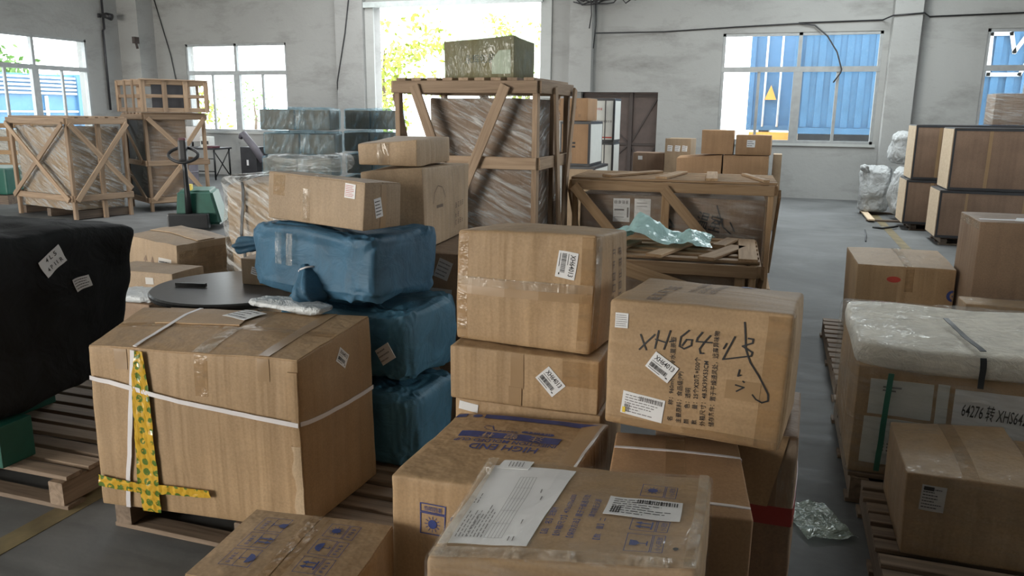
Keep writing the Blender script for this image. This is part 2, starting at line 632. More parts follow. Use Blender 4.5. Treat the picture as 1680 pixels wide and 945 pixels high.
class Carton:
    """a real carton: rounded, bulged, slightly crushed; parts lie on its surface"""

    def __init__(self, name, label, w, d, h, loc, yaw, mat='card', off=None, seed=0, bulge=0.006, amp=0.004, freq=3.0, r=0.006, n=10,
                 cat='carton', group=None, flaps=None, body='body', root=None):
        self.w, self.d, self.h, self.seed = w, d, h, seed
        self.bulge, self.amp, self.freq, self.r = bulge, amp, freq, r
        self.off = {k: Vector(v) for k, v in (off or {}).items()}
        self.mat = mat
        self.root = root or thing(name, label, cat, loc, yaw, group)
        self.topoff = 0.0
        self.body = self.shell(body, mat, self.root, 0.0, n)
        if flaps:
            self.topoff = 0.0045
            g = 0.0025
            if flaps == 'x':
                self.patch('t', 0.003, w - 0.003, 0.002, d / 2 - g, 0.0, 0.004, 'flap', mat, self.root, 8, 5)
                self.patch('t', 0.003, w - 0.003, d / 2 + g, d - 0.002, 0.0, 0.004, 'flap', mat, self.root, 8, 5)
            else:
                self.patch('t', 0.002, w / 2 - g, 0.003, d - 0.003, 0.0, 0.004, 'flap', mat, self.root, 5, 8)
                self.patch('t', w / 2 + g, w - 0.002, 0.003, d - 0.003, 0.0, 0.004, 'flap', mat, self.root, 5, 8)

    def S(self, p):
        w, d, h, r = self.w / 2, self.d / 2, self.h, self.r
        q = Vector((max(-w + r, min(w - r, p.x)), max(-d + r, min(d - r, p.y)), max(r, min(h - r, p.z))))
        dv = p - q
        if dv.length > 1e-7:
            p = q + dv.normalized() * r
        u, v, t = p.x / w, p.y / d, p.z / h * 2 - 1
        b = self.bulge
        o = Vector((b * u * (1 - v * v) * (1 - t * t), b * v * (1 - u * u) * (1 - t * t), b * t * (1 - u * u) * (1 - v * v) if t > 0 else 0))
        nz = noise.noise_vector(p * self.freq + Vector((self.seed * 7.3, self.seed * 3.1, 1.7))) * self.amp
        nz += noise.noise_vector(p * self.freq * 4 + Vector((self.seed * 5.3, 9.1, 4.7))) * self.amp * 0.35
        if t < -0.98: nz.z = 0
        o += nz
        for k, c in self.off.items():
            wt = ((1 - u) if k[1] == 'l' else (1 + u)) * ((1 - v) if k[0] == 'f' else (1 + v)) * ((1 + t) if k[2] == '1' else (1 - t)) / 8
            o += c * wt
        return p + o

    def base(self, face, u, v):
        w, d, h = self.w / 2, self.d / 2, self.h
        return {'f': (Vector((u - w, -d, v)), Vector((0, -1, 0))), 'b': (Vector((w - u, d, v)), Vector((0, 1, 0))),
                'l': (Vector((-w, d - u, v)), Vector((-1, 0, 0))), 'r': (Vector((w, u - d, v)), Vector((1, 0, 0))),
                't': (Vector((u - w, v - d, h)), Vector((0, 0, 1)))}[face]

    def P(self, face, u, v, off):
        p, n = self.base(face, u, v)
        return self.S(p) + n * off

    def shell(self, name, mat, parent, off, n=10, smooth=True):
        w, d, h = self.w, self.d, self.h
        verts, faces, idx = [], [], {}

        def vid(p, nrm):
            k = (round(p.x, 5), round(p.y, 5), round(p.z, 5))
            if k not in idx:
                idx[k] = len(verts)
                q = self.S(p)
                if off:
                    c = Vector((0, 0, h / 2))
                    e = Vector(((p.x) / (w / 2), p.y / (d / 2), (p.z - h / 2) / (h / 2)))
                    q = q + Vector((e.x ** 9, e.y ** 9, max(0, e.z ** 9))) * off
                verts.append(q)
            return idx[k]
        nx, ny, nz = [max(3, int(n * min(1.6, L / max(w, d, h) * 1.2))) for L in (w, d, h)]
        X = [x - w / 2 for x in seg(w, self.r, nx)]
        Y = [y - d / 2 for y in seg(d, self.r, ny)]
        Z = seg(h, self.r, nz)

        def grid(A, B, fn, flip):
            for i in range(len(A) - 1):
                for j in range(len(B) - 1):
                    q = [vid(fn(A[i], B[j]), None), vid(fn(A[i + 1], B[j]), None), vid(fn(A[i + 1], B[j + 1]), None), vid(fn(A[i], B[j + 1]), None)]
                    faces.append(tuple(q[::-1]) if flip else tuple(q))
        grid(X, Z, lambda a, b: Vector((a, -d / 2, b)), False)
        grid(X, Z, lambda a, b: Vector((a, d / 2, b)), True)
        grid(Y, Z, lambda a, b: Vector((-w / 2, a, b)), True)
        grid(Y, Z, lambda a, b: Vector((w / 2, a, b)), False)
        grid(X, Y, lambda a, b: Vector((a, b, h)), False)
        grid(X, Y, lambda a, b: Vector((a, b, 0)), True)
        return pydata(name, verts, faces, mat, parent, smooth=smooth)

    def patch(self, face, u0, u1, v0, v1, off, thick, name, mat, parent=None, nu=6, nv=6, fn=None):
        """a thin slab following the carton's surface; fn maps (s, t) in 0..1 to face (u, v)"""
        fn = fn or (lambda s, t: (u0 + (u1 - u0) * s, v0 + (v1 - v0) * t))
        vs, fs = [], []
        m = (nu + 1) * (nv + 1)
        for lay in (off - 0.0008, off + thick):
            for j in range(nv + 1):
                for i in range(nu + 1):
                    vs.append(self.P(face, *fn(i / nu, j / nv), lay))
        g = lambda i, j, l: l * m + j * (nu + 1) + i
        for j in range(nv):
            for i in range(nu):
                fs.append((g(i, j, 1), g(i + 1, j, 1), g(i + 1, j + 1, 1), g(i, j + 1, 1)))
                fs.append((g(i, j, 0), g(i, j + 1, 0), g(i + 1, j + 1, 0), g(i + 1, j, 0)))
        for i in range(nu):
            fs.append((g(i, 0, 0), g(i + 1, 0, 0), g(i + 1, 0, 1), g(i, 0, 1)))
            fs.append((g(i, nv, 1), g(i + 1, nv, 1), g(i + 1, nv, 0), g(i, nv, 0)))
        for j in range(nv):
            fs.append((g(0, j, 1), g(0, j + 1, 1), g(0, j + 1, 0), g(0, j, 0)))
            fs.append((g(nu, j, 0), g(nu, j + 1, 0), g(nu, j + 1, 1), g(nu, j, 1)))
        return pydata(name, vs, fs, mat, parent or self.root)

    def o(self, face):
        return self.topoff if face == 't' else 0.0

    def tape(self, face, u0, u1, v0, v1, mat='clear_tape', name='tape', lift=0.0012):
        return self.patch(face, u0, u1, v0, v1, self.o(face) + lift, 0.0006, name, mat, None, 8, 8)

    def quad(self, face, q, name, mat, lift=0.0015, parent=None, thick=0.0006):
        """slab on a free quadrilateral given as four (u, v) corners"""
        (a, b, c, e) = q
        fn = lambda s, t: tuple((a[k] * (1 - s) + b[k] * s) * (1 - t) + (e[k] * (1 - s) + c[k] * s) * t for k in (0, 1))
        return self.patch(face, 0, 0, 0, 0, self.o(face) + lift, thick, name, mat, parent, 6, 6, fn)

    def strip(self, face, pts, width, name, mat, lift=0.002, thick=0.001, parent=None):
        """a strap or band along a polyline on one face"""
        acc = [0]
        for i in range(len(pts) - 1):
            acc.append(acc[-1] + math.dist(pts[i], pts[i + 1]))

        def fn(s, t):
            L = s * acc[-1]
            i = 0
            while i < len(pts) - 2 and L > acc[i + 1]: i += 1
            f = (L - acc[i]) / max(1e-6, acc[i + 1] - acc[i])
            (x0, y0), (x1, y1) = pts[i], pts[i + 1]
            dx, dy = x1 - x0, y1 - y0
            k = math.hypot(dx, dy) or 1
            return (x0 + dx * f - dy / k * width * (t - 0.5), y0 + dy * f + dx / k * width * (t - 0.5))
        return self.patch(face, 0, 0, 0, 0, self.o(face) + lift, thick, name, mat, parent, max(8, 4 * len(pts)), 1, fn)

    def sticker(self, face, cu, cv, w, h, ang, draw=None, mat='paper', name='label', lift=0.0016, ink='ink_black'):
        c, s = math.cos(R(ang)), math.sin(R(ang))

        def fn(a, b):
            x, y = (a - 0.5) * w, (b - 0.5) * h
            return (cu + x * c - y * s, cv + x * s + y * c)
        lb = self.patch(face, 0, 0, 0, 0, self.o(face) + lift, 0.0004, name, mat, None, 8, 8, fn)
        if draw:
            k = Ink(cu, cv, ang)
            draw(k, w, h)
            k.put(self, face, 'print', ink, lb, self.o(face) + lift + 0.0010)
        return lb

    def ink(self, face, draw, mat='ink_black', name='print', lift=0.0018, **kw):
        k = Ink(**kw)
        draw(k)
        return k.put(self, face, name, mat, self.root, self.o(face) + lift)


def xh_label(k, w, h):
    k.text('XH64013', 0, h * 0.14, h * 0.36, 0, w * 0.80, 'c')
    rnd = random.Random(5)
    x = -w * 0.42
    while x < w * 0.30:
        b = rnd.choice((0.008, 0.014, 0.022)) * w
        k.rect(x, -h * 0.30, x + b, -h * 0.06)
        x += b + rnd.choice((0.008, 0.014)) * w
    k.rect(-w * 0.42, -h * 0.40, w * 0.1, -h * 0.37)
    k.rect(-w * 0.42, 0.02 * h, w * 0.0, h * 0.045)
    k.rect(w * 0.32, -h * 0.36, w * 0.40, -h * 0.30)


def lines_label(n, seed, fill=0.8, thick=0.35, head=False):
    def draw(k, w, h):
        rnd = random.Random(seed)
        for i in range(n):
            y = h * (0.42 - 0.84 * (i + 0.5) / n)
            t = 0.84 * h / n * thick / 2
            x = -w * 0.43
            end = w * (0.43 - (1 - fill) * rnd.random())
            while x < end:
                l = w * rnd.uniform(0.03, 0.12)
                k.rect(x, y - t, min(end, x + l), y + t)
                x += l + w * 0.02
        if head:
            k.rect(-w * 0.42, h * 0.30, w * 0.0, h * 0.45)
    return draw


def ship_label(seed):
    def draw(k, w, h):
        rnd = random.Random(seed)
        lines_label(7, seed, 0.5, 0.3)(k, w, h)
        x = -w * 0.1
        while x < w * 0.42:
            b = w * rnd.choice((0.012, 0.02, 0.03))
            k.rect(x, h * 0.22, x + b, h * 0.42)
            x += b + w * 0.015
        x = -w * 0.42
        while x < -w * 0.28:
            k.rect(x, -h * 0.40, x + w * 0.02, -h * 0.05)
            x += w * 0.035
    return draw


def loose(name, label, cat, verts, faces, mat, loc=(0, 0, 0), yaw=0, group=None, smooth=True):
    o = pydata(name, verts, faces, mat, None, smooth=smooth, loc=loc, rot=(0, 0, R(yaw)))
    return tag(o, label, cat, group)


def spow(x, e):
    return math.copysign(abs(x) ** e, x)


def blob_mesh(w, d, h, seed, e=0.45, amp=0.05, freq=3.0, fold=0.02, ffreq=(9, 9, 3), nu=56, nv=30, flat=0.15):
    """soft sack: rounded block with lumps and cloth folds, sitting on z = 0"""
    vs, fs = [], []
    for j in range(nv + 1):
        ph = -math.pi / 2 + math.pi * j / nv
        for i in range(nu):
            th = 2 * math.pi * i / nu
            x = spow(math.cos(ph), e) * spow(math.cos(th), e)
            y = spow(math.cos(ph), e) * spow(math.sin(th), e)
            z = spow(math.sin(ph), e)
            p = Vector((x * w / 2, y * d / 2, z * h / 2))
            nrm = Vector((x / w, y / d, z / h)).normalized()
            s = Vector((seed * 3.7, seed * 1.9, seed * 0.7))
            k = amp * noise.noise(p * freq + s)
            q = Vector((p.x * ffreq[0], p.y * ffreq[1], p.z * ffreq[2])) + s
            k += fold * (0.5 - abs(noise.noise(q))) + fold * 0.6 * (0.5 - abs(noise.noise(q * 2.3)))
            p = p + nrm * k
            p.z += h / 2
            vs.append(p)
    for ax, lo, hi in ((0, -w / 2, w / 2), (1, -d / 2, d / 2), (2, 0.0, h)):
        a, b = min(p[ax] for p in vs), max(p[ax] for p in vs)
        for p in vs:
            p[ax] = lo + (p[ax] - a) * (hi - lo) / (b - a)
    for p in vs:
        if p.z < h * flat: p.z = p.z * p.z / (h * flat)
    for j in range(nv):
        for i in range(nu):
            fs.append((j * nu + i, j * nu + (i + 1) % nu, (j + 1) * nu + (i + 1) % nu, (j + 1) * nu + i))
    return vs, fs


def ear(parent, name, p0, p1, r0, r1, mat, seed=1, flatten=0.6, nseg=24, nrow=14):
    """the gathered end of a tied sack: narrow neck flaring into a pleated tuft"""
    p0, p1 = Vector(p0), Vector(p1)
    ax = (p1 - p0)
    L = ax.length
    ax.normalize()
    u = ax.cross(Vector((0.3, 0.2, 1))).normalized()
    w = ax.cross(u)
    vs, fs = [], []
    for j in range(nrow + 1):
        t = j / nrow
        r = r0 + (r1 - r0) * math.sin(min(1, t * 1.25) * math.pi / 2) ** 1.3
        if t > 0.8: r *= 1 - ((t - 0.8) / 0.2) ** 2 * 0.75
        for i in range(nseg):
            a = 2 * math.pi * i / nseg
            k = 1 + 0.22 * math.sin(a * 5 + seed) * (0.4 + t) + 0.25 * noise.noise(Vector((math.cos(a) * 2, math.sin(a) * 2, t * 3 + seed)))
            vs.append(p0 + ax * (L * t) + (u * math.cos(a) + w * math.sin(a) * flatten) * r * k)
    for j in range(nrow):
        for i in range(nseg):
            fs.append((j * nseg + i, j * nseg + (i + 1) % nseg, (j + 1) * nseg + (i + 1) % nseg, (j + 1) * nseg + i))
    fs.append(tuple(range(nseg - 1, -1, -1)))
    fs.append(tuple(range(nrow * nseg, (nrow + 1) * nseg)))
    return pydata(name, vs, fs, mat, parent, smooth=True)

# ------------------------------------------------------------------ the hall
YB, XL, XR, YF, ZC = 17.1, -16.0, 7.6, -7.0, 5.5
WIN_T, WIN_B, WIN_M = 3.24, 1.10, 2.54


def wall(name, axis, at, thick, a0, a1, holes, mat='plaster'):
    """axis 'x': the wall runs along x at y = at; 'y': along y at x = at; holes are (a0, a1, z0, z1)"""
    As = sorted({a0, a1, *[h[0] for h in holes], *[h[1] for h in holes]})
    Zs = sorted({-0.05, ZC, *[h[2] for h in holes], *[h[3] for h in holes]})
    vs, fs, idx = [], [], {}

    def vid(a, t, z):
        k = (round(a, 4), t, round(z, 4))
        if k not in idx:
            idx[k] = len(vs)
            q = at + (thick if t else 0)
            vs.append((a, q, z) if axis == 'x' else (q, a, z))
        return idx[k]
    solid = lambda i, j: 0 <= i < len(As) - 1 and 0 <= j < len(Zs) - 1 and not any(h[0] - 1e-6 <= As[i] and As[i + 1] <= h[1] + 1e-6 and h[2] - 1e-6 <= Zs[j] and Zs[j + 1] <= h[3] + 1e-6 for h in holes)
    for i in range(len(As) - 1):
        for j in range(len(Zs) - 1):
            if not solid(i, j): continue
            A, B, c, e = As[i], As[i + 1], Zs[j], Zs[j + 1]
            fs.append((vid(A, 0, c), vid(B, 0, c), vid(B, 0, e), vid(A, 0, e)))
            fs.append((vid(A, 1, c), vid(A, 1, e), vid(B, 1, e), vid(B, 1, c)))
            if not solid(i - 1, j): fs.append((vid(A, 0, c), vid(A, 0, e), vid(A, 1, e), vid(A, 1, c)))
            if not solid(i + 1, j): fs.append((vid(B, 0, c), vid(B, 1, c), vid(B, 1, e), vid(B, 0, e)))
            if not solid(i, j - 1): fs.append((vid(A, 0, c), vid(A, 1, c), vid(B, 1, c), vid(B, 0, c)))
            if not solid(i, j + 1): fs.append((vid(A, 0, e), vid(B, 0, e), vid(B, 1, e), vid(A, 1, e)))
    o = pydata(name, vs, fs, mat)
    bm = bmesh.new()
    bm.from_mesh(o.data)
    bmesh.ops.recalc_face_normals(bm, faces=bm.faces[:])
    bm.to_mesh(o.data)
    bm.free()
    return tag(o, kind='structure')


DOORX = (-9.08, -5.05)
W2, W3, W4, W1 = (-14.46, -11.49), (-1.215, 1.752), (3.50, 6.47), (12.53, 15.50)
wall('wall_back', 'x', YB, 0.30, XL - 0.3, XR + 0.3,
     [(*W2, WIN_B, WIN_T), (*W3, WIN_B, WIN_T), (*W4, WIN_B, WIN_T), (*DOORX, -0.05, 4.0), (-4.12, -2.47, -0.05, 2.09)])
wl2 = (6.6, 9.57)
wall('wall_left', 'y', XL - 0.3, 0.30, YF - 0.3, YB, [(*W1, WIN_B, WIN_T), (*wl2, WIN_B, WIN_T), (0.6, 3.57, WIN_B, WIN_T)])
wall('wall_right', 'y', XR, 0.30, YF - 0.3, YB, [(9.0, 11.97, WIN_B, WIN_T), (2.0, 4.97, WIN_B, WIN_T)])
wall('wall_front', 'x', YF - 0.3, 0.30, XL, XR, [(-13.6, -7.4, -0.05, 4.1)])
fl = box('floor', XL - 0.3, XR + 0.3, YF - 0.3, YB + 0.3, -0.12, 0.0, 'concrete')
tag(fl, kind='structure')
ce = box('ceiling', XL - 0.3, XR + 0.3, YF - 0.3, YB + 0.3, ZC, ZC + 0.12, 'roof_sheet')
tag(ce, kind='structure')
gr = box('ground', -90, 70, YB + 0.3, 110, -0.25, -0.06, 'ground_concrete')
tag(gr, kind='structure')
gr2 = box('ground', -90, XL - 0.3, -40, YB + 0.3, -0.25, -0.06, 'ground_concrete')
tag(gr2, kind='structure')


def trim(n, *a):
    o = box('trim_%d' % n, *a)
    return tag(o, kind='structure')


trim(1, XL, XL + 0.62, YB - 0.55, YB, 0, ZC, 'plaster')
trim(2, -10.02, -9.30, YB - 0.16, YB, 0, ZC, 'plaster')
trim(3, -4.36, -3.88, YB - 0.22, YB, 2.09, ZC, 'plaster')
trim(4, 1.86, 2.34, YB - 0.34, YB, 0, ZC, 'plaster')
trim(5, DOORX[0] - 0.22, DOORX[0], YB - 0.05, YB, 0, 4.0, 'plaster_pale')
trim(6, DOORX[1], DOORX[1] + 0.24, YB - 0.05, YB, 0, 4.2, 'plaster_pale')
trim(7, DOORX[0] - 0.3, DOORX[1] + 0.05, YB - 0.12, YB, 3.96, 4.08, 'alu_pale')
trim(8, XL, XL + 0.10, YF, W1[0] - 3.0, 0, 0.9, 'plaster_pale')


def window(n, axis, at, a0, a1, z0=WIN_B, z1=WIN_T, zm=WIN_M, glass='glass'):
    """aluminium window: two fixed lights over two pairs of sliding sashes"""
    w = thing('window_%d' % n, None, None)
    tag(w, kind='structure')
    th = 0.05

    def piece(name, A, B, c, e, mat, dy0, dy1):
        if axis == 'x':
            return box(name, A, B, at + dy0, at + dy1, c, e, mat, w)
        return box(name, at - dy1, at - dy0, A, B, c, e, mat, w)
    mid = (a0 + a1) / 2
    f = 0.055
    piece('frame', a0, a0 + f, z0, z1, 'alu', 0.0, 0.10)
    piece('frame', a1 - f, a1, z0, z1, 'alu', 0.0, 0.10)
    piece('frame', a0, a1, z1 - f, z1, 'alu', 0.0, 0.10)
    piece('frame', a0, a1, z0, z0 + f, 'alu', 0.0, 0.10)
    piece('transom', a0, a1, zm - 0.05, zm + 0.05, 'alu', -0.01, 0.10)
    piece('mullion', mid - 0.035, mid + 0.035, zm, z1, 'alu', 0.0, 0.09)
    piece('mullion', mid - 0.085, mid + 0.085, z0, zm, 'alu', -0.005, 0.09)
    for q in (0.25, 0.75):
        x = a0 + (a1 - a0) * q
        piece('sash_stile', x - 0.028, x + 0.028, z0, zm, 'alu', 0.02, 0.07)
    piece('sill', a0 - 0.05, a1 + 0.05, z0 - 0.05, z0, 'plaster_pale', -0.06, 0.1)
    for (A, B) in ((a0 + f, mid - 0.035), (mid + 0.035, a1 - f)):
        piece('pane', A, B, zm + 0.05, z1 - f, glass, 0.045, 0.051)
    xs = [a0 + f, a0 + (a1 - a0) * 0.25, mid - 0.085, mid + 0.085, a0 + (a1 - a0) * 0.75, a1 - f]
    for (i, j) in ((0, 1), (1, 2), (3, 4), (4, 5)):
        piece('pane', xs[i] + (0.028 if i in (1, 4) else 0), xs[j] - (0.028 if j in (1, 4) else 0), z0 + f, zm - 0.05, glass, 0.04, 0.046)
    return w


window(1, 'y', XL, *W1)
window(2, 'x', YB + 0.02, *W2)
window(3, 'x', YB + 0.02, *W3)
window(4, 'x', YB + 0.02, *W4)
window(5, 'y', XL, *wl2)

# brown steel double door in its recess
dr = thing('door_1', None, None, (0, 0, 0))
tag(dr, kind='structure')
for k, (a, b) in enumerate(((-4.12, -3.06), (-3.04, -2.47))):
    lf = box('door_leaf', a, b, YB + 0.16, YB + 0.20, 0.0, 2.09, 'door_brown', dr)
    for z in (0.05, 1.0, 2.02):
        board(dr, 'stiffener', (a, YB + 0.15, z), (b, YB + 0.15, z), 0.05, 0.03, (0, -1, 0), 'door_rib')
    for (p, q) in (((a, 0.05), (b, 1.0)), ((b, 0.05), (a, 1.0)), ((a, 1.0), (b, 2.02)) if k else ((b, 1.0), (a, 2.02))):
        board(dr, 'stiffener', (p[0], YB + 0.145, p[1]), (q[0], YB + 0.145, q[1]), 0.035, 0.02, (0, -1, 0), 'door_rib')
board(dr, 'meeting_post', (-3.05, YB + 0.13, 0.0), (-3.05, YB + 0.13, 2.09), 0.08, 0.05, (0, -1, 0), 'door_rib')

# floor markings, pipes and cables on the walls
tag(box('painted_line', 1.60, 1.72, 6.5, 16.6, 0.0, 0.002, 'line_yellow'), 'worn yellow line along the aisle by the black-edged cartons', 'floor marking')
tag(box('painted_line', -2.77, -2.66, -1.0, 5.2, 0.0, 0.002, 'line_yellow'), 'worn yellow line on the floor beside the left pallet', 'floor marking')
pp = [(XL + 0.06, 16.05, 5.4), (XL + 0.06, 16.05, 3.55), (XL + 0.06, 16.0, 3.5), (XL + 0.06, 16.0, 1.6)]
tag(tube('conduit', pp, 0.028, 'steel_dark'), 'thin vertical conduit on the left wall near the corner', 'pipe')
tag(tube('wall_cable', [(XL + 0.65, YB - 0.03, 4.6), (-14.9, YB - 0.03, 3.0), (-14.72, YB - 0.03, 1.9), (-14.7, YB - 0.03, 1.2)], 0.012, 'black_plastic'), 'thin dark cable hanging down left of the middle window', 'cable')
tag(tube('wall_cable', [(-9.6, YB - 0.19, 4.3), (-9.75, YB - 0.19, 3.4), (-10.0, YB - 0.19, 2.3), (-10.08, YB - 0.03, 1.6), (-10.1, YB - 0.03, 0.8)], 0.013, 'black_plastic'), 'dark cable slanting down the pillar left of the open gateway', 'cable')
cab = [(-3.8, YB - 0.25, 3.28), (-2.4, YB - 0.02, 3.30), (-1.0, YB - 0.02, 3.36), (0.2, YB - 0.03, 3.40), (0.5, YB - 0.05, 3.36), (0.75, YB - 0.06, 3.15), (0.95, YB - 0.07, 2.85), (1.06, YB - 0.08, 2.52), (1.04, YB - 0.08, 2.45), (0.93, YB - 0.08, 2.28)]
tag(tube('wall_cable', cab, 0.014, 'black_plastic'), 'black cable running over the right window and drooping across it', 'cable')
tag(tube('wall_cable', [(0.2, YB - 0.02, 3.41), (1.7, YB - 0.02, 3.43), (1.84, YB - 0.36, 3.47), (2.36, YB - 0.36, 3.5), (2.5, YB - 0.02, 3.47), (7.0, YB - 0.02, 3.55)], 0.015, 'black_plastic'), 'black cable running along the wall over the right pillar', 'cable')
cb = thing('cable_bundle', 'tangled black cable bundle hanging high beside the gateway', 'cable', (-3.85, YB - 0.3, 3.92))
rnd = random.Random(3)
for k in range(5):
    pts = [(0.16 * i - 0.4 + rnd.uniform(-.05, .05), rnd.uniform(-.04, .04), rnd.uniform(-.08, .1)) for i in range(9)]
    tube('cable_loop', pts, 0.014, 'black_plastic', cb, 6)
for x, L in ((-0.05, 0.55), (0.05, 0.95)):
    tube('cable_tail', [(x, 0, 0.02), (x + 0.02, 0, -L * 0.5), (x - 0.02, 0, -L)], 0.012, 'black_plastic', cb, 6)
sp = thing('wall_camera', 'small dark camera high on the left wall by the corner', 'camera', (XL + 0.02, 15.95, 3.85))
box('bracket', 0.0, 0.05, -0.03, 0.03, -0.05, 0.05, 'steel_dark', sp)
tube('body', [(0.04, 0, 0), (0.2, 0.05, 0.0), (0.32, 0.08, -0.04)], [0.03, 0.075, 0.085], 'black_plastic', sp)
sp = thing('wall_socket', 'small rusty outlet box on the left wall beside the corner pillar', 'socket', (XL + 0.64, 16.4, 3.30))
box('back_box', -0.02, 0.06, -0.08, 0.08, -0.08, 0.08, 'door_rib', sp, 0.01)
tube('stub', [(0.02, 0, -0.06), (0.03, 0.03, -0.2)], 0.03, 'door_rib', sp)

# ------------------------------------------------------------------ outside
def container(name, label, x0, x1, y0, y1, z0, z1, mat, seed, doors=False, axis='x'):
    t = thing(name, label, 'container', ((x0 + x1) / 2, (y0 + y1) / 2, z0))
    W, D, H = x1 - x0, y1 - y0, z1 - z0
    box('hull', -W / 2 + .03, W / 2 - .03, -D / 2 + .03, D / 2 - .03, 0.1, H - 0.05, mat, t)
    for sx in (-1, 1):
        for sy in (-1, 1):
            box('corner_post', sx * W / 2 - .07, sx * W / 2 + .07, sy * D / 2 - .07, sy * D / 2 + .07, 0, H, mat, t)
    for sy in (-1, 1):
        box('top_rail', -W / 2, W / 2, sy * D / 2 - .05, sy * D / 2 + .05, H - .1, H, mat, t)
        box('bottom_rail', -W / 2, W / 2, sy * D / 2 - .05, sy * D / 2 + .05, 0, .14, mat, t)
    return t


c1 = container('shipping_container', 'blue shipping container with a white letter outside the right windows', 0.3, 9.0, 20.4, 22.8, 1.22, 4.0, 'container_blue', 1)
for k in range(28):
    box('corrugation', -4.2 + k * 0.3, -4.05 + k * 0.3, -1.205, -1.17, 0.15, 2.6, 'container_blue', c1)
W_ = [(0, 1), (.18, 1), (.30, .45), (.42, .8), (.58, .8), (.70, .45), (.82, 1), (1, 1), (.80, 0), (.62, 0), (.5, .38), (.38, 0), (.2, 0)]
ik = Ink(-0.40, 1.35, 0, 1)
ik.line([(x * 1.6, y * 0.86) for x, y in [(0, 1), (.24, 1), (.30, .55), (.44, 1), (.60, 1), (.68, .55), (.8, 1), (1.0, 1), (.86, 0), (.62, 0), (.5, .45), (.4, 0), (.02, 0), (0, 1)]], 0.085)
pydata('letter', [(x, -1.222, y) for x, y in ik.v], ik.f, 'paint_white', c1)
for x in (-3.4, 3.2):
    for dx in (-.55, .55):
        for y in (-.8, .8):
            o = lathe('wheel', [(0.2, -.12), (.48, -.12), (.5, -.08), (.5, .08), (.48, .12), (.2, .12)], 'black_plastic', c1, 20)
            o.rotation_euler = (R(90), 0, 0)
            o.location = (x + dx, y, -0.72)
box('chassis', -4.2, 4.2, -.5, .5, -.5, -.02, 'steel_dark', c1)
c2 = container('shipping_container', 'dark blue container with door rods behind the right window', -0.85, 1.6, 24.2, 30.0, 1.22, 4.2, 'container_dark', 2)
for x in (-.85, -.45, .45, .85):
    tube('lock_rod', [(x, -2.96, .1), (x, -2.96, 2.85)], 0.03, 'paint_white', c2, 8)
ik = Ink(-.68, .85, 0, 1)
ik.poly([(-.16, 0), (.16, 0), (0, .4)])
ik2 = pydata('warning_mark', [(x, -2.99, y) for x, y in ik.v], ik.f, 'paint_orange', c2)
box('bumper', -1.2, 1.2, -3.1, -2.9, -.35, -.05, 'paint_orange', c2)
for x in (-.8, .8):
    box('chassis_leg', x - .15, x + .15, -2.6, 2.6, -1.28, 0, 'steel_dark', c2)
c3 = container('shipping_container', 'blue container with pale upper slats outside the leftmost window', -24.4, -21.8, 12.0, 20.6, 0.0, 2.7, 'container_blue', 3)
for k in range(5):
    box('slat', 1.31, 1.36, -4.2, 4.2, 2.05 + k * .12, 2.11 + k * .12, 'paint_white', c3)
for z in (.9, 1.5):
    box('rail', 1.31, 1.35, -4.2, 4.2, z, z + .05, 'paint_white', c3)
for y in (-1, 1.2, 3.0):
    box('stile', 1.31, 1.37, y, y + .08, .1, 2.0, 'paint_white', c3)


def tree(label, loc, h, rad, seed, n=2600, leaf='leaf', zmin=0.2):
    t = thing('tree', label, 'tree', loc)
    rnd = random.Random(seed)
    tube('trunk', [(0, 0, 0), (0.1, 0.05, h * 0.3), (-0.05, 0.1, h * 0.55), (0.1, 0, h * 0.8)], [0.12, 0.09, 0.07, 0.03], 'bark', t, 8)
    cl = [Vector((rnd.gauss(0, rad * 0.5), rnd.gauss(0, rad * 0.4), h * rnd.uniform(zmin, 1.0))) for _ in range(26)]
    vs, fs = [], []
    for i in range(n):
        c = rnd.choice(cl)
        p = c + Vector((rnd.gauss(0, 1), rnd.gauss(0, 1), rnd.gauss(0, .8))) * rad * 0.17
        p.z = max(p.z, 0.05)
        a = Vector((rnd.gauss(0, 1), rnd.gauss(0, 1), rnd.gauss(0, 1))).normalized()
        b = a.cross(Vector((rnd.gauss(0, 1), rnd.gauss(0, 1), rnd.gauss(0, 1)))).normalized()
        s = rnd.uniform(.10, .2)
        k = len(vs)
        vs += [p - a * s, p + b * s * .45, p + a * s, p - b * s * .45]
        fs.append((k, k + 1, k + 2, k + 3))
    f = pydata('foliage', vs, fs, leaf, t)
    f['kind'] = 'stuff'
    return t


tree('leafy tree with yellow-green leaves seen left in the open gateway', (-15.6, 30, -0.06), 5.2, 2.2, 1, 1700, 'leaf_yellow')
tree('sparse leafy tree seen in the middle of the open gateway', (-12.5, 40, -0.06), 6.4, 2.6, 2, 1300, 'leaf_yellow')
tree('sparse tree seen at the right of the open gateway', (-9.5, 50, -0.06), 6.5, 2.4, 3, 260, 'leaf_yellow')
tree('dense green tree behind the container outside the leftmost window', (-29.5, 22.5, -0.06), 7.0, 2.6, 4, 4200)
tree('yellow-green tree right of the container outside the leftmost window', (-28.5, 30.0, -0.06), 6.5, 2.6, 5, 3600, 'leaf_yellow')
tree('green tree at the left edge outside the leftmost window', (-36.0, 22.0, -0.06), 8.5, 3.0, 6, 3800)
tree('pale distant tree seen through the middle window', (-38.0, 52.0, -0.06), 3.4, 2.0, 7, 200)

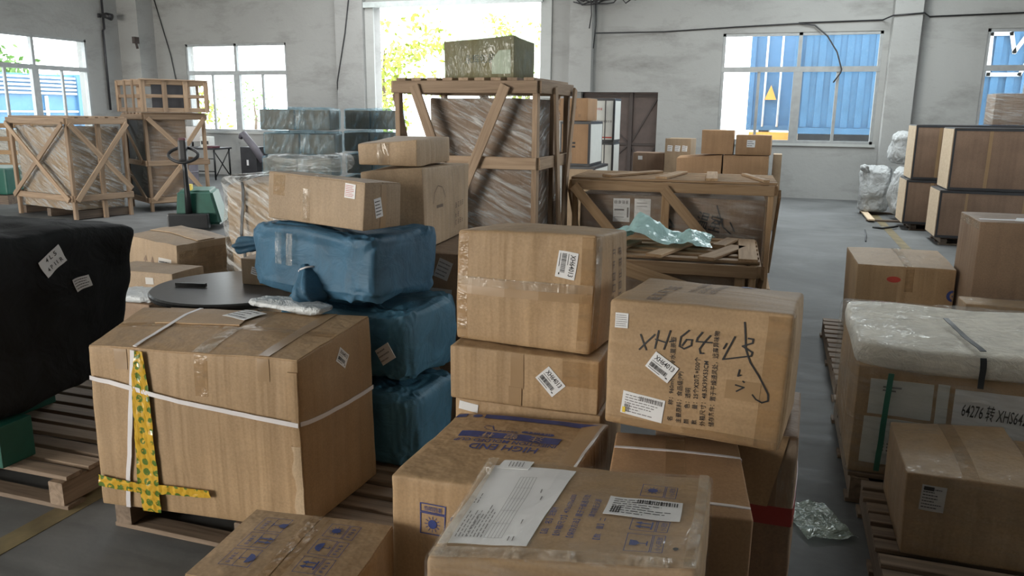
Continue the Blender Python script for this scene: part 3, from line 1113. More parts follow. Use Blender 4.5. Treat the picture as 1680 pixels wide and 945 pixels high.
# ------------------------------------------------------------------ pallets
def pallet(label, x0, x1, y0, y1, top, nslat, mat='wood_pallet', along='x', group='wooden pallets', seed=0):
    """slats along x on three stringers along y (or turned), with bottom runners"""
    t = thing('wooden_pallet', label, 'pallet', ((x0 + x1) / 2, (y0 + y1) / 2, 0), 0, group)
    W, D = (x1 - x0), (y1 - y0)
    if along == 'y':
        W, D = D, W
        t.rotation_euler = (0, 0, R(90))
    rnd = random.Random(seed)
    pitch = D / nslat
    th = 0.02
    for i in range(nslat):
        y = -D / 2 + pitch * (i + 0.5)
        j = rnd.uniform(-.008, .008)
        board(t, 'slat', (-W / 2 + rnd.uniform(0, .012), y + j, top - th / 2), (W / 2 - rnd.uniform(0, .012), y - j, top - th / 2), pitch * 0.72, th, (0, 0, 1), mat)
    for x in (-W / 2 + 0.05, 0, W / 2 - 0.05):
        board(t, 'stringer', (x, -D / 2, top / 2), (x, D / 2, top / 2), 0.075, top - th * 2 - 0.002, (0, 0, 1), mat)
    for y in (-D / 2 + 0.05, 0, D / 2 - 0.05):
        board(t, 'runner', (-W / 2, y, th / 2), (W / 2, y, th / 2), 0.09, th, (0, 0, 1), mat)
    return t


pallet('weathered wooden pallet under the black wrapped load', -4.25, -2.70, 2.27, 3.5, 0.145, 11, seed=1)
pallet('dark wooden pallet under the strapped carton and blue sacks', -2.42, -1.18, 2.24, 3.32, 0.148, 10, seed=2)
pallet('wooden pallet under the labelled carton at right front', 0.44, 1.62, 2.42, 3.42, 0.14, 10, seed=3)
pallet('wooden pallet under the foam-topped load', 0.40, 1.6, 3.46, 4.5, 0.14, 9, seed=4)
pallet('wooden pallet under the carton with the red oval mark', 0.42, 1.9, 4.75, 6.3, 0.14, 13, seed=5)

# ------------------------------------------------------------------ foreground cartons
H_OFF = dict(fl1=(0.033, 0.002, -0.023), fr1=(-0.027, -0.008, -0.008), br1=(0.029, 0.013, 0.03), bl1=(-0.074, -0.015, 0.006), fl0=(0.025, 0.005, -0.002), br0=(0.041, 0.012, 0.0), fr0=(-0.026, -0.007, 0.0), bl0=(-0.02, -0.015, 0.0))
Hc = Carton('cardboard_carton', 'big carton with yellow tape and white straps on a pallet', 0.921, 0.475, 0.659, (-1.974, 2.441, 0.15), 5.8, 'card', H_OFF, 3, 0.012, 0.008, n=30, flaps='x')
Hc.tape('t', 0.47, 0.545, 0.004, 0.235, 'clear_tape_gloss')
Hc.tape('t', 0.50, 0.575, 0.24, 0.47, 'clear_tape')
Hc.tape('t', 0.755, 0.80, 0.004, 0.47, 'tape_brown')
Hc.tape('t', 0.01, 0.91, 0.215, 0.262, 'clear_tape')
Hc.tape('f', 0.48, 0.54, 0.50, 0.655, 'clear_tape')
Hc.tape('f', 0.75, 0.80, 0.575, 0.655, 'tape_brown')
Hc.tape('f', 0.12, 0.178, 0.575, 0.655, 'tape_brown')
Hc.strip('f', [(0.004, 0.537), (0.25, 0.50), (0.529, 0.462), (0.75, 0.437), (0.918, 0.424)], 0.017, 'strap', 'strap_white', 0.010, 0.002)
Hc.strip('r', [(-0.008, 0.425), (0.25, 0.395), (0.472, 0.372)], 0.016, 'strap', 'strap_white', 0.004, 0.002)
Hc.strip('f', [(0.21, 0.655), (0.198, 0.5), (0.17, 0.3), (0.145, 0.13), (0.135, 0.004)], 0.02, 'strap', 'strap_white', 0.007, 0.002)
Hc.strip('t', [(0.213, 0.003), (0.235, 0.22), (0.25, 0.47)], 0.016, 'strap', 'strap_white', 0.004, 0.002)


def crumpled(c, face, a, b, name, mat, lift, nu, nv, seed, amp):
    """loose tape: ribbon between two edge polylines, buckled off the face"""
    vs, fs = [], []
    lerp = lambda P, s: (lambda i, f: tuple(P[i][k] * (1 - f) + P[i + 1][k] * f for k in (0, 1)))(min(int(s * (len(P) - 1)), len(P) - 2), s * (len(P) - 1) - min(int(s * (len(P) - 1)), len(P) - 2))
    for i in range(nu + 1):
        pa, pb = lerp(a, i / nu), lerp(b, i / nu)
        for j in range(nv + 1):
            t = j / nv
            u, v = pa[0] * (1 - t) + pb[0] * t, pa[1] * (1 - t) + pb[1] * t
            k = noise.noise(Vector((u * 22, v * 14, seed))) * amp + noise.noise(Vector((u * 60, v * 40, seed))) * amp * .5
            vs.append(c.P(face, u, v, lift + abs(k)))
    for i in range(nu):
        for j in range(nv):
            q = (i * (nv + 1) + j, (i + 1) * (nv + 1) + j, (i + 1) * (nv + 1) + j + 1, i * (nv + 1) + j + 1)
            fs.append(q)
    return pydata(name, vs, fs, mat, c.root)


crumpled(Hc, 'f', [(0.222, 0.655), (0.205, 0.556), (0.20, 0.35), (0.196, 0.2), (0.19, 0.09)], [(0.255, 0.655), (0.278, 0.511), (0.285, 0.35), (0.29, 0.2), (0.294, 0.09)], 'warning_tape', 'yellow_tape', 0.011, 40, 12, 2, 0.007)
crumpled(Hc, 'f', [(0.004, 0.085), (0.19, 0.075), (0.35, 0.088), (0.52, 0.10)], [(0.004, 0.133), (0.19, 0.122), (0.35, 0.13), (0.515, 0.13)], 'warning_tape', 'yellow_tape', 0.014, 40, 8, 5, 0.007)
crumpled(Hc, 'f', [(0.20, 0.095), (0.205, 0.02), (0.215, -0.03)], [(0.29, 0.095), (0.295, 0.02), (0.28, -0.05)], 'warning_tape', 'yellow_tape', 0.016, 14, 8, 8, 0.008)
Hc.sticker('t', 0.474, 0.378, 0.125, 0.115, -22, lines_label(4, 4, 0.6, 0.3), lift=0.0075)
Hc.sticker('r', 0.262, 0.572, 0.072, 0.055, -42, xh_label)
for k, (v0, v1) in enumerate(((0.0, 0.2), (0.18, 0.34), (0.33, 0.52), (0.5, 0.62))):
    Hc.patch('f', 0.885 - 0.006 * k, 0.918, v0, v1, 0.002 + 0.002 * (k % 2), 0.006, 'torn_edge', 'card_edge' if k < 2 else 'card', None, 3, 6,
             fn=lambda s, t, k=k, v0=v0, v1=v1: (0.885 + 0.034 * s + 0.006 * math.sin(t * 9 + k) * (1 - s), v0 + (v1 - v0) * t))
Hc.patch('t', 0.05, 0.42, 0.27, 0.455, 0.006, 0.004, 'flap', 'card_x', None, 6, 5, fn=lambda s, t: (0.16 + 0.36 * s - 0.03 * t, 0.25 + 0.205 * t))

A_OFF = dict(fl1=(-0.004, -0.002, -0.002), fr1=(0.01, 0.007, 0.01), br1=(0.0, -0.003, -0.013), bl1=(0.003, -0.001, -0.009), fl0=(-0.008, -0.002, 0.004), fr0=(-0.003, -0.001, 0.0))
Ac = Carton('cardboard_carton', 'carton with black marker scrawl and rows of printed characters', 0.494, 0.402, 0.384, (-0.156, 2.367, 0.742), -6.1, 'card_x', A_OFF, 5, 0.008, 0.006, n=30, r=0.012)
LN = [('名　　称：960ml(　　)冷水菓茶壶', .202, .043, .250), ('主要原料：食品级(PP)', .226, .041, .155), ('颜　　色：透明', .249, .042, .108), ('数　　量：25个X20条=500个', .271, .043, .20), ('外箱尺寸：48.5X39X53CM', .294, .042, .193), ('储存条件：置于干燥通风处，远离异味物', .318, .043, .28)]


def a_text(k):
    for s, u, v, L in LN:
        k.text(s, u, v, 0.0165, 91.5, L)


Ac.ink('f', a_text, 'ink_black', 'printed_text')
MARK = [[(0.096, 0.287), (0.115, 0.246)], [(0.136, 0.293), (0.095, 0.244)], [(0.146, 0.306), (0.14, 0.254)], [(0.14, 0.28), (0.166, 0.275)], [(0.179, 0.31), (0.165, 0.255)], [(0.191, 0.282), (0.179, 0.278)],
        [(0.231, 0.315), (0.21, 0.295), (0.207, 0.268), (0.221, 0.262), (0.24, 0.274), (0.241, 0.29), (0.226, 0.289), (0.215, 0.271)], [(0.266, 0.314), (0.255, 0.297), (0.253, 0.287), (0.294, 0.289)],
        [(0.288, 0.308), (0.273, 0.286), (0.263, 0.267), (0.266, 0.255), (0.275, 0.256)], [(0.351, 0.311), (0.327, 0.247), (0.398, 0.264), (0.4, 0.274), (0.373, 0.288), (0.397, 0.299), (0.397, 0.309), (0.385, 0.31)],
        [(0.332, 0.291), (0.326, 0.277)], [(0.372, 0.353), (0.381, 0.284), (0.398, 0.246), (0.422, 0.209), (0.451, 0.163), (0.453, 0.145), (0.438, 0.138), (0.422, 0.145), (0.412, 0.156)],
        [(0.366, 0.177), (0.388, 0.173), (0.37, 0.159)], [(0.373, 0.222), (0.37, 0.204), (0.377, 0.207)], [(0.384, 0.19), (0.387, 0.188)]]
Ac.ink('f', lambda k: [k.line(s, 0.0042) for s in MARK], 'ink_black', 'marker_writing', 0.0022)
Ac.sticker('f', 0.038, 0.323, 0.038, 0.045, 0, lines_label(6, 2, 0.9, 0.3), ink='ink_grey')
Ac.sticker('f', 0.163, 0.201, 0.079, 0.057, -32, xh_label, lift=0.003)
Ac.sticker('f', 0.114, 0.072, 0.124, 0.07, -5, ship_label(3), ink='ink_grey')
Ac.ink('f', lambda k: k.rect(0.055, 0.045, 0.064, 0.062), 'ink_yellow', 'print', 0.0034)
Ac.ink('t', lambda k: (glyphs(k, .135, .03, .042, 5, 86, 1), glyphs(k, .205, .16, .022, 9, 87, 2), glyphs(k, .235, .16, .022, 5, 87, 3), glyphs(k, .265, .16, .022, 8, 87, 4)), 'ink_brown')
Ac.ink('t', lambda k: (k.disc(.325, .372, .018), k.text('C', .32, .35, .05)), 'ink_blue', 'logo')
Ac.tape('f', 0.34, 0.43, 0.135, 0.19, 'tape_brown', lift=0.0006)
for f_, a_ in (('f', (0.43, 0.49)), ('r', (0.004, 0.05))):
    Ac.tape(f_, *a_, 0.01, 0.375, 'clear_tape')
Ac.tape('f', 0.004, 0.49, 0.004, 0.03, 'clear_tape')

B_OFF = dict(fl1=(-0.001, 0, 0.002), fr1=(0.004, 0.006, 0.018), br1=(0, -0.003, -0.012), bl1=(0.01, 0.001, -0.016), fl0=(-0.007, -0.006, 0.0), fr0=(-0.005, 0, 0.0))
Bc = Carton('cardboard_carton', 'topmost carton of the centre stack with a label turned sideways', 0.487, 0.369, 0.381, (-0.744, 2.614, 0.878), -5.6, 'card', B_OFF, 8, 0.010, 0.007, n=30, r=0.012)
Bc.sticker('f', 0.393, 0.285, 0.083, 0.063, -97, xh_label)
Bc.tape('f', 0.004, 0.483, 0.166, 0.221, 'tape_brown')
Bc.tape('f', 0.004, 0.483, 0.196, 0.226, 'clear_tape_gloss', lift=0.0022)
Bc.tape('f', 0.004, 0.045, 0.006, 0.374, 'clear_tape')
Bc.tape('f', 0.44, 0.483, 0.006, 0.374, 'clear_tape')
Bc.tape('r', 0.004, 0.05, 0.006, 0.374, 'clear_tape_gloss')
Bc.ink('r', lambda k: (glyphs(k, .16, .33, .035, 7, -90, 5), glyphs(k, .23, .33, .035, 7, -90, 6)), 'ink_brown')

Cc = Carton('cardboard_carton', 'flat carton with a slanted white label, second in the centre stack', 0.52, 0.42, 0.184, (-0.751, 2.585, 0.687), 0.7, 'card', None, 11, 0.002, 0.005, n=30)
Cc.sticker('f', 0.361, 0.0995, 0.085, 0.063, -47, xh_label)
Cc.tape('f', 0.222, 0.268, 0.062, 0.183, 'tape_brown')
Cc.tape('f', 0.216, 0.262, 0.002, 0.066, 'tape_brown', lift=0.0022)
Cc.tape('f', 0.40, 0.515, 0.09, 0.183, 'clear_tape')
Dc = Carton('cardboard_carton', 'carton at the bottom of the centre stack behind the blue-printed box', 0.515, 0.42, 0.682, (-0.74, 2.60, 0.0), 0.5, 'card', None, 14, 0.003, 0.004)
Dc.sticker('f', 0.05, 0.655, 0.07, 0.03, -6, None)

E_OFF = dict(fl1=(0, -0.003, -0.012), bl1=(-0.002, -0.005, -0.018), br1=(0.012, 0.0, 0.010), fr1=(-0.008, 0.001, 0.015))
Ec = Carton('cardboard_carton', 'carton with blue upside-down HIGH END print on its top', 0.501, 0.533, 0.665, (-0.709, 2.094, 0.0), 0.2, 'card', E_OFF, 17, 0.010, 0.007, n=30, r=0.010)


def e_top(k):
    k.poly([(.006, .478), (.043, .484), (.042, .518), (.011, .505)])
    k.disc(.08, .497, .016)
    k.poly([(.106, .480), (.30, .474), (.489, .458), (.489, .500), (.30, .512), (.103, .517)])
    k.poly([(.079, .312), (.403, .301), (.402, .352), (.077, .357)])
    k.text('INJECTION MOLDED CUP', .404, .298, .034, 180, .325)
    k.text('HIGH END', .36, .262, .056, 180, .215)
    k.poly([(.273, .366), (.365, .366), (.372, .374), (.365, .384), (.273, .384), (.266, .375)])
    for i in range(2):
        k.line([(.178 - .0 * i, .372), (.162, .40 + .008 * i), (.142, .408), (.138, .39), (.152, .376), (.17, .372), (.2, .368), (.26, .364)], .0022)
    glyphs(k, .258, .378, .012, 6, 180, 14)


Ec.ink('t', e_top, 'ink_blue', 'blue_print')
for ch, x in (('注', .352), ('塑', .272), ('杯', .192)):
    Ec.ink('t', lambda k: k.text(ch, x, .345, .045, 180), 'card_light', 'reversed_print', 0.0030)
Ec.ink('t', lambda k: glyphs(k, .36, .381, .011, 6, 180, 15), 'card_light', 'reversed_print', 0.0026)


def e_front(k):
    k.frame(.092, .568, .167, .592, .003)
    k.frame(.092, .503, .167, .564, .003)
    k.text('怕晒防潮', .103, .573, .015, 0, .053)
    sym(k, 'sun', .129, .533, .058)
    k.frame(.185, .503, .26, .564, .003)
    sym(k, 'umbrella', .222, .533, .058)


Ec.ink('f', e_front, 'ink_blue', 'blue_print')
Ec.quad('t', [(.455, .02), (.5, .02), (.498, .51), (.43, .47)], 'tape', 'tape_brown')

F_OFF = dict(bl1=(0.006, -0.001, -0.008), br1=(0.019, 0.006, 0.004), fl1=(-0.006, -0.006, -0.021), fr1=(-0.010, 0.002, 0.02))
Fc = Carton('cardboard_carton', 'film-wrapped carton with a large white delivery sheet on top', 0.522, 0.418, 0.830, (-0.344, 1.493, 0.0), 4.7, 'card_x', F_OFF, 21, 0.008, 0.008, n=30, r=0.012)
sh = Fc.quad('t', [(0.004, .052), (.194, .046), (.222, .376), (.022, .382)], 'delivery_sheet', 'paper', 0.002)


def sheet(k):
    rnd = random.Random(9)
    for (x0, n, y0, y1) in ((.035, 4, .07, .17), (.06, 5, .07, .19), (.03, 2, .2, .26)):
        for i in range(n):
            x = x0 + i * .0075
            y = y0
            while y < y1 - rnd.uniform(0, .04):
                l = rnd.uniform(.006, .02)
                k.rect(x, y, x + .0022, y + l)
                y += l + .004
    for i in range(6):
        k.line([(.098 + i * .0075, .07), (.105 + i * .0075, .32)], .0008)
    for j in range(6):
        k.line([(.099 + j * .0014, .07 + j * .05), (.136 + j * .0014, .07 + j * .05)], .0008)
    for (x, y) in ((.16, .12), (.165, .25), (.172, .22), (.15, .06), (.16, .06)):
        k.rect(x, y, x + .0025, y + .016)


ik = Ink()
sheet(ik)
ik.put(Fc, 't', 'print', 'ink_grey', sh, 0.0042)
s2 = Fc.quad('t', [(.036, .365), (.112, .362), (.117, .409), (.045, .414)], 'delivery_sheet', 'paper', 0.0034)
ik = Ink()
for i in range(5):
    ik.rect(.062 + i * .008, .37, .064 + i * .008, .398 - .004 * (i % 2))
ik.put(Fc, 't', 'print', 'ink_grey', s2, 0.006)
FT = [('【品　名】注塑杯', .222, .085, .11), ('【外箱尺寸】470x370x500', .248, .08, .175), ('【保存方法】置于干燥通风处', .276, .077, .183), ('【数　量】二', .328, .076, .09), ('请勿接近火源', .302, .165, .08)]
Fc.ink('t', lambda k: [k.text(s, u, v, .0155, 90, L) for s, u, v, L in FT], 'ink_blue', 'blue_print')


def f_sym(k):
    for (y0, y1, s) in ((.285, .342, 'sun'), (.133, .179, 'up'), (.057, .119, 'glass')):
        k.frame(.379, y0, .426, y1, .0014)
        k.frame(.429, y0, .451, y1, .0014)
        sym(k, s, .4025, (y0 + y1) / 2, .044, 90)
        k.text('小心轻放', .446, y0 + .005, .013, 90, y1 - y0 - .01)


Fc.ink('t', f_sym, 'ink_blue', 'blue_print')
Fc.sticker('t', .393, .224, .152, .084, 0, ship_label(8), lift=0.003)
Fc.ink('t', lambda k: k.disc(.476, .074, .006, 7), 'ink_black', 'puncture')
Fc.shell('stretch_film', 'film_thin', Fc.root, 0.005, 30)
for fa, q in (('t', (0.002, 0.03, 0.004, 0.41)), ('t', (0.495, 0.52, 0.004, 0.41)), ('t', (0.0, 0.52, 0.0, 0.03))):
    Fc.patch(fa, *q, 0.007, 0.002, 'film_edge', 'clear_tape_gloss', None, 8, 10)

Gc = Carton('cardboard_carton', 'low carton with blue handling symbols at the bottom of the picture', 0.421, 0.349, 0.52, (-1.122, 1.597, 0.0), 6.1, 'card', None, 24, 0.006, 0.006, n=14, flaps='y')


def g_left(k):
    for (y0, y1, s) in ((.228, .303, 'glass'), (.142, .217, 'up'), (.055, .130, 'umbrella')):
        k.frame(.06, y0, .098, y1, .0016)
        k.frame(.098, y0, .14, y1, .0016)
        sym(k, s, .119, (y0 + y1) / 2, .055, -90)
        glyphs(k, .084, y0 + .010, .011, 4, 90, 21)


def g_right(k):
    for (y0, y1, s) in ((.236, .308, 'sun'), (.148, .22, 'umbrella'), (.062, .134, 'up')):
        k.frame(.256, y0, .31, y1, .0016)
        k.frame(.314, y0, .342, y1, .0016)
        sym(k, s, .283, (y0 + y1) / 2, .055, 90)
        glyphs(k, .333, y0 + .010, .011, 4, 90, 22)


Gc.ink('t', g_left, 'ink_blue', 'blue_print')
Gc.ink('t', g_right, 'ink_blue', 'blue_print')
Gc.tape('t', .183, .238, .003, .346, 'clear_tape')

Sc = Carton('cardboard_carton', 'tall reddish carton with two white straps beside the delivery-sheet carton', 0.36, 0.472, 0.698, (-0.193, 2.036, 0.0), 7.0, 'card_red', None, 27, 0.003, 0.002, n=10)
for v in (.352, .057):
    Sc.strip('t', [(0.001, v + .004), (.36, v)], .011, 'strap', 'strap_white', 0.001, 0.0015)
Sc.strip('r', [(.352, .695), (.352, .01)], .011, 'strap', 'strap_white', 0.001, 0.0015)
Sc.tape('t', .15, .205, .14, .47, 'clear_tape')
Tc = Carton('cardboard_carton', 'carton with a red tape band under the marker-scrawled carton', 0.42, 0.40, 0.731, (-0.075, 2.52, 0.0), -2.0, 'card_dark', None, 30, 0.006, 0.006, n=12)
Tc.tape('f', .2, .419, .44, .50, 'tape_red')
Tc.tape('r', .001, .395, .44, .50, 'tape_red')
Tc.tape('f', .37, .419, .5, .735, 'clear_tape_gloss')
Tc.patch('f', .25, .40, .5, .735, 0.003, 0.004, 'flap', 'card', None, 5, 5, fn=lambda s, t: (.25 + .13 * s * (0.75 + .35 * t), .5 + .235 * t))

FRc = Carton('cardboard_carton', 'carton with a small square label standing on the right pallet', 0.40, 0.526, 0.31, (0.723, 3.085, 0.141), -0.1, 'card', dict(bl1=(0.003, -0.003, -0.015), br1=(0.001, 0.004, 0.016), fl1=(-0.007, -0.002, -0.001)), 33, 0.006, 0.005, n=12)
FRc.sticker('f', .085, .226, .076, .095, -3, lines_label(7, 3, 0.6, 0.3, True), mat='paper_grey')
FRc.tape('t', .17, .22, .003, .52, 'clear_tape')
FRc.shell('stretch_film', 'film_thin', FRc.root, 0.004, 12)
FRc.ink('t', lambda k: [k.line(p, .002) for p in ([(.04, .42), (.10, .44), (.15, .425)], [(.05, .40), (.11, .405), (.16, .40)], [(.09, .455), (.11, .43)])], 'ink_grey', 'pen_marks')
c = Carton('cardboard_carton', 'carton at the right edge beside the small-labelled carton', 0.4, 0.5, 0.27, (1.16, 3.12, 0.141), 0, 'card', None, 36, 0.004, 0.004)

Rc = Carton('cardboard_carton', 'carton with a red oval mark and red characters on the right', 0.580, 0.705, 0.56, (0.848, 5.875, 0.141), 0.2, 'card', dict(bl1=(-0.012, -0.004, 0.001), br1=(0.011, 0.007, 0.012)), 39, 0.005, 0.005, n=12, flaps='y')
Rc.ink('f', lambda k: k.raw([(.222 + .042 * math.cos(a * .3142), .477 + .02 * math.sin(a * .3142)) for a in range(20)], [tuple(range(20))]), 'ink_red', 'red_oval')
Rc.ink('f', lambda k: k.text('毛晟粉', .07, .262, .08, 0, .21), 'ink_red', 'red_print')
Rc.ink('f', lambda k: (k.disc(.575, .393, .038), k.rect(.35, .21, .46, .214)), 'ink_blue', 'blue_mark')
Rc.ink('f', lambda k: k.disc(.582, .393, .026), 'card', 'blue_mark', 0.003)
Rc.tape('t', .28, .33, .003, .70, 'clear_tape_gloss')
Rc.tape('f', .29, .34, .40, .557, 'clear_tape')
R1c = Carton('cardboard_carton', 'tall plain carton at the right edge with white tape on its top edge', 0.62, 0.52, 0.91, (1.475, 5.50, 0.141), 0.5, 'card_dark', None, 42, 0.004, 0.004, n=10)
R1c.tape('t', .02, .60, .10, .15, 'strap_white')
R1c.quad('t', [(.2, .09), (.3, .06), (.34, .2), (.24, .22)], 'tape', 'paper')
R1c.tape('l', .02, .5, .86, .905, 'clear_tape_gloss')
R3c = Carton('cardboard_carton', 'low film-wrapped carton behind the foam-topped load at right edge', 0.55, 0.2, 0.51, (1.32, 4.86, 0.141), 0, 'card', None, 45, 0.008, 0.008)
R3c.shell('stretch_film', 'film_light', R3c.root, 0.006, 10)

# foam-topped pallet load
ft = thing('wrapped_pallet_load', 'film-wrapped load with a white foam top and printed address sheets', 'pallet load', (0.98, 3.90, 0.141), 0)
FB = Carton('x', '', 1.16, 0.84, 0.48, (0, 0, 0), 0, 'card', None, 48, 0.005, 0.006, n=16, body='carton_block', root=ft)
FB.patch('f', .05, .29, .27, .425, 0.001, 0.002, 'white_panel', 'white_board')
FB.patch('f', .04, .29, .05, .255, 0.001, 0.002, 'white_panel', 'white_board')
FB.patch('f', .305, .35, .2, .43, 0.001, 0.002, 'white_panel', 'white_board')
FB.patch('f', .37, .78, .14, .42, 0.003, 0.002, 'address_sheet', 'paper', None, 10, 8)
FB.ink('f', lambda k: k.text('64276 转 XHS64276', .40, .315, .072, -4, .27), 'ink_black', 'print', 0.0072)
FB.ink('f', lambda k: [k.rect(.11 + .03 * i, .14 - .015 * j, .13 + .03 * i, .147 - .015 * j) for i in range(4) for j in range(3)] + [k.rect(.1, .39, .17, .398), k.rect(.1, .375, .15, .382)], 'ink_grey', 'print', 0.0052)
v_, f_ = blob_mesh(1.20, 0.90, 0.135, 3, 0.22, 0.02, 4.0, 0.012, (5, 5, 5), 72, 24)
pydata('foam_cover', [(p[0], p[1], p[2] + 0.455) for p in v_], f_, 'foam', ft, smooth=True)
FW = Carton('x', '', 1.21, 0.90, 0.585, (0, 0, 0), 0, 'film_light', None, 49, 0.006, 0.006, n=18, r=0.03, body='stretch_film', root=ft)
FW.strip('f', [(.13, .03), (.14, .25), (.145, .47)], .022, 'strap', 'strap_green', 0.004, 0.002)
FW.strip('f', [(.475, .44), (.475, .52), (.47, .57)], .022, 'strap', 'strap_black', 0.004, 0.002)
FW.strip('t', [(.47, .01), (.44, .2), (.42, .5)], .022, 'strap', 'strap_black', 0.012, 0.002)

# clear packet lying on the floor
vs = []
n = 14
for j in range(n + 1):
    for i in range(n + 1):
        x, y = i / n - .5, j / n - .5
        z = 0.012 + 0.03 * max(0, noise.noise(Vector((x * 5, y * 5, 3)))) + 0.012 * abs(noise.noise(Vector((x * 16, y * 16, 5))))
        vs.append((x * .20 - y * .03, y * .30, z))
fs = [(j * (n + 1) + i, j * (n + 1) + i + 1, (j + 1) * (n + 1) + i + 1, (j + 1) * (n + 1) + i) for j in range(n) for i in range(n)]
loose('plastic_packet', 'small clear greenish plastic packet lying on the aisle floor', 'packet', vs, fs, 'film_bag', (0.27, 3.22, 0.0), 18)

# ------------------------------------------------------------------ left foreground
bk = thing('covered_load', 'large black-wrapped load with white labels on the left pallet', 'covered load', (-3.62, 2.63, 0.350), 0)
BK = Carton('x', '', 1.22, 0.86, 0.79, (0, 0, 0), 0, 'black_wrap', dict(fr1=(0.03, 0, 0.02), br1=(0.06, 0.0, -0.05), fl1=(0, 0, 0.02), bl1=(0, 0, -0.05), br0=(-0.09, -0.03, 0), fr0=(0, 0, 0)), 51, 0.02, 0.03, 2.6, 0.05, 26, body='black_cover', root=bk)
BK.sticker('r', 0.385, 0.655, .125, .09, 28, lambda k, w, h: (k.text('4 L 5', -.025, .014, .03, 0, .06), k.text('4 P 11 R', -.04, -.028, .03, 0, .09)), name='label', lift=0.004)
BK.sticker('r', 0.53, .53, .085, .06, 18, lines_label(4, 4, .7, .3), lift=0.004)
gb = thing('green_plinth', 'dark green block under the black-wrapped load', 'block', (-3.60, 2.56, 0.146))
box('block', -.56, .58, -.30, -.14, 0, .185, 'green_paint', gb, 0.006)
box('block', -.56, .12, .12, .38, 0, .185, 'green_paint', gb, 0.006)

# round table and what lies on it
tb = thing('round_table', 'dark round pedestal table behind the big strapped carton', 'table', (-3.22, 4.1, 0))
lathe('table_top', [(.02, .505), (.49, .505), (.505, .512), (.51, .525), (.51, .538), (.5, .548), (.02, .55)], 'table_top', tb, 64)
lathe('pedestal', [(.07, .03), (.05, .06), (.04, .2), (.04, .45), (.12, .505)], 'steel_black', tb, 24)
lathe('base', [(.28, 0), (.29, .01), (.28, .025), (.08, .04)], 'steel_black', tb, 40)
tag(box('black_clip', -.1, .1, -.012, .012, 0, .022, 'black_plastic'), 'small black bar lying on the round table', 'bar')
bpy.data.objects['black_clip'].location = (-3.46, 3.98, .5625)
bpy.data.objects['black_clip'].rotation_euler = (0, 0, R(12))
pl = tag(box('paper_slip', -.06, .06, -.035, .035, 0, .002, 'paper_grey'), 'pale paper slip lying on the round table', 'paper')
pl.location, pl.rotation_euler = (-3.22, 4.36, .551), (0, 0, R(20))
c = Carton('cardboard_carton', 'small carton with a label standing on the round table', 0.36, 0.2, 0.17, (-3.03, 4.26, 0.551), 2, 'card_grey', None, 54, 0.003, 0.003, n=6)
c.sticker('f', .13, .085, .11, .05, -14, lines_label(3, 3, .8, .3))
K2 = Carton('cardboard_carton', 'wide carton with loose crumpled top flaps left of the round table', 0.78, 0.52, 0.60, (-4.74, 5.354, 0.0), -18, 'card_grey', dict(bl1=(0, 0, .03), fr1=(0, 0, -.01)), 57, 0.012, 0.012, n=12, flaps='x')
K2.sticker('f', .60, .37, .18, .22, -3, lines_label(6, 3, .7, .3), mat='paper_grey')
K2.ink('f', lambda k: [(k.rect(x - .008, .33, x + .008, .43), k.poly([(x - .03, .43), (x + .03, .43), (x, .48)])) for x in (.32, .42)], 'ink_brown')
K2.patch('t', 0, 0, 0, 0, 0.008, 0.004, 'flap', 'card_light', None, 8, 4, fn=lambda s, t: (.02 + .74 * s, .22 + .16 * t + .02 * math.sin(s * 5)))
K2.tape('r', .02, .5, .35, .55, 'clear_tape')
K3 = Carton('cardboard_carton', 'small carton in front of the wide crumpled carton', 0.62, 0.36, 0.46, (-4.46, 4.74, 0.0), 3, 'card_grey', None, 60, 0.004, 0.004, n=8, flaps='x')
K3.sticker('f', .42, .40, .07, .05, 0, None, mat='paper_grey')
K4 = Carton('cardboard_carton', 'low dark carton with crinkled film on top beside the round table', 0.36, 0.28, 0.34, (-4.17, 4.30, 0.0), 2, 'card_dark', None, 63, 0.004, 0.004, n=8)
v_, f_ = blob_mesh(.40, .30, .07, 5, .5, .02, 9, .03, (20, 20, 20), 40, 14)
pydata('film_wad', [(p[0], p[1], p[2] + .335) for p in v_], f_, 'poly_mailer', K4.root, smooth=True)

# clear wrapped bale with black strap
fp = thing('wrapped_bale', 'clear film-wrapped bale with a black strap left of the wide labelled carton', 'bale', (-3.66, 5.36, 0.0), -10)
FPc = Carton('x', '', .74, .56, 1.10, (0, 0, 0), 0, 'card_grey', None, 66, .02, .03, 3, .05, 12, body='bale_core', root=fp)
FPw = Carton('x', '', .80, .62, 1.15, (0, 0, 0), 0, 'film_diag', None, 67, .02, .03, 3, .05, 14, body='stretch_film', root=fp)
FPw.strip('f', [(.25, .02), (.24, .4), (.26, .8), (.25, 1.12)], .025, 'strap', 'strap_black', .006, .003)

# ------------------------------------------------------------------ blue sacks
def sack(label, loc, yaw, w, d, h, seed, mat, ears, **kw):
    t = thing('woven_sack', label, 'sack', loc, yaw, 'blue woven sacks on the middle pallet')
    v, f = blob_mesh(w, d, h, seed, **kw)
    pydata('sack_body', v, f, mat, t, smooth=True)
    for i, (a, b, r0, r1) in enumerate(ears):
        e = ear(t, 'tied_end', a, b, r0, r1, mat, seed + i)
        ax = (Vector(b) - Vector(a)).normalized()
        q = Vector(a) + ax * 0.02
        u = ax.cross(Vector((.3, .2, 1))).normalized() * (r0 * 1.25)
        w_ = ax.cross(u)
        if r0 < .035: tube('tie', [q + u * math.cos(k * .6283) + w_ * math.sin(k * .6283) for k in range(10)], .004, 'strap_white', t, 6, True)
    return t


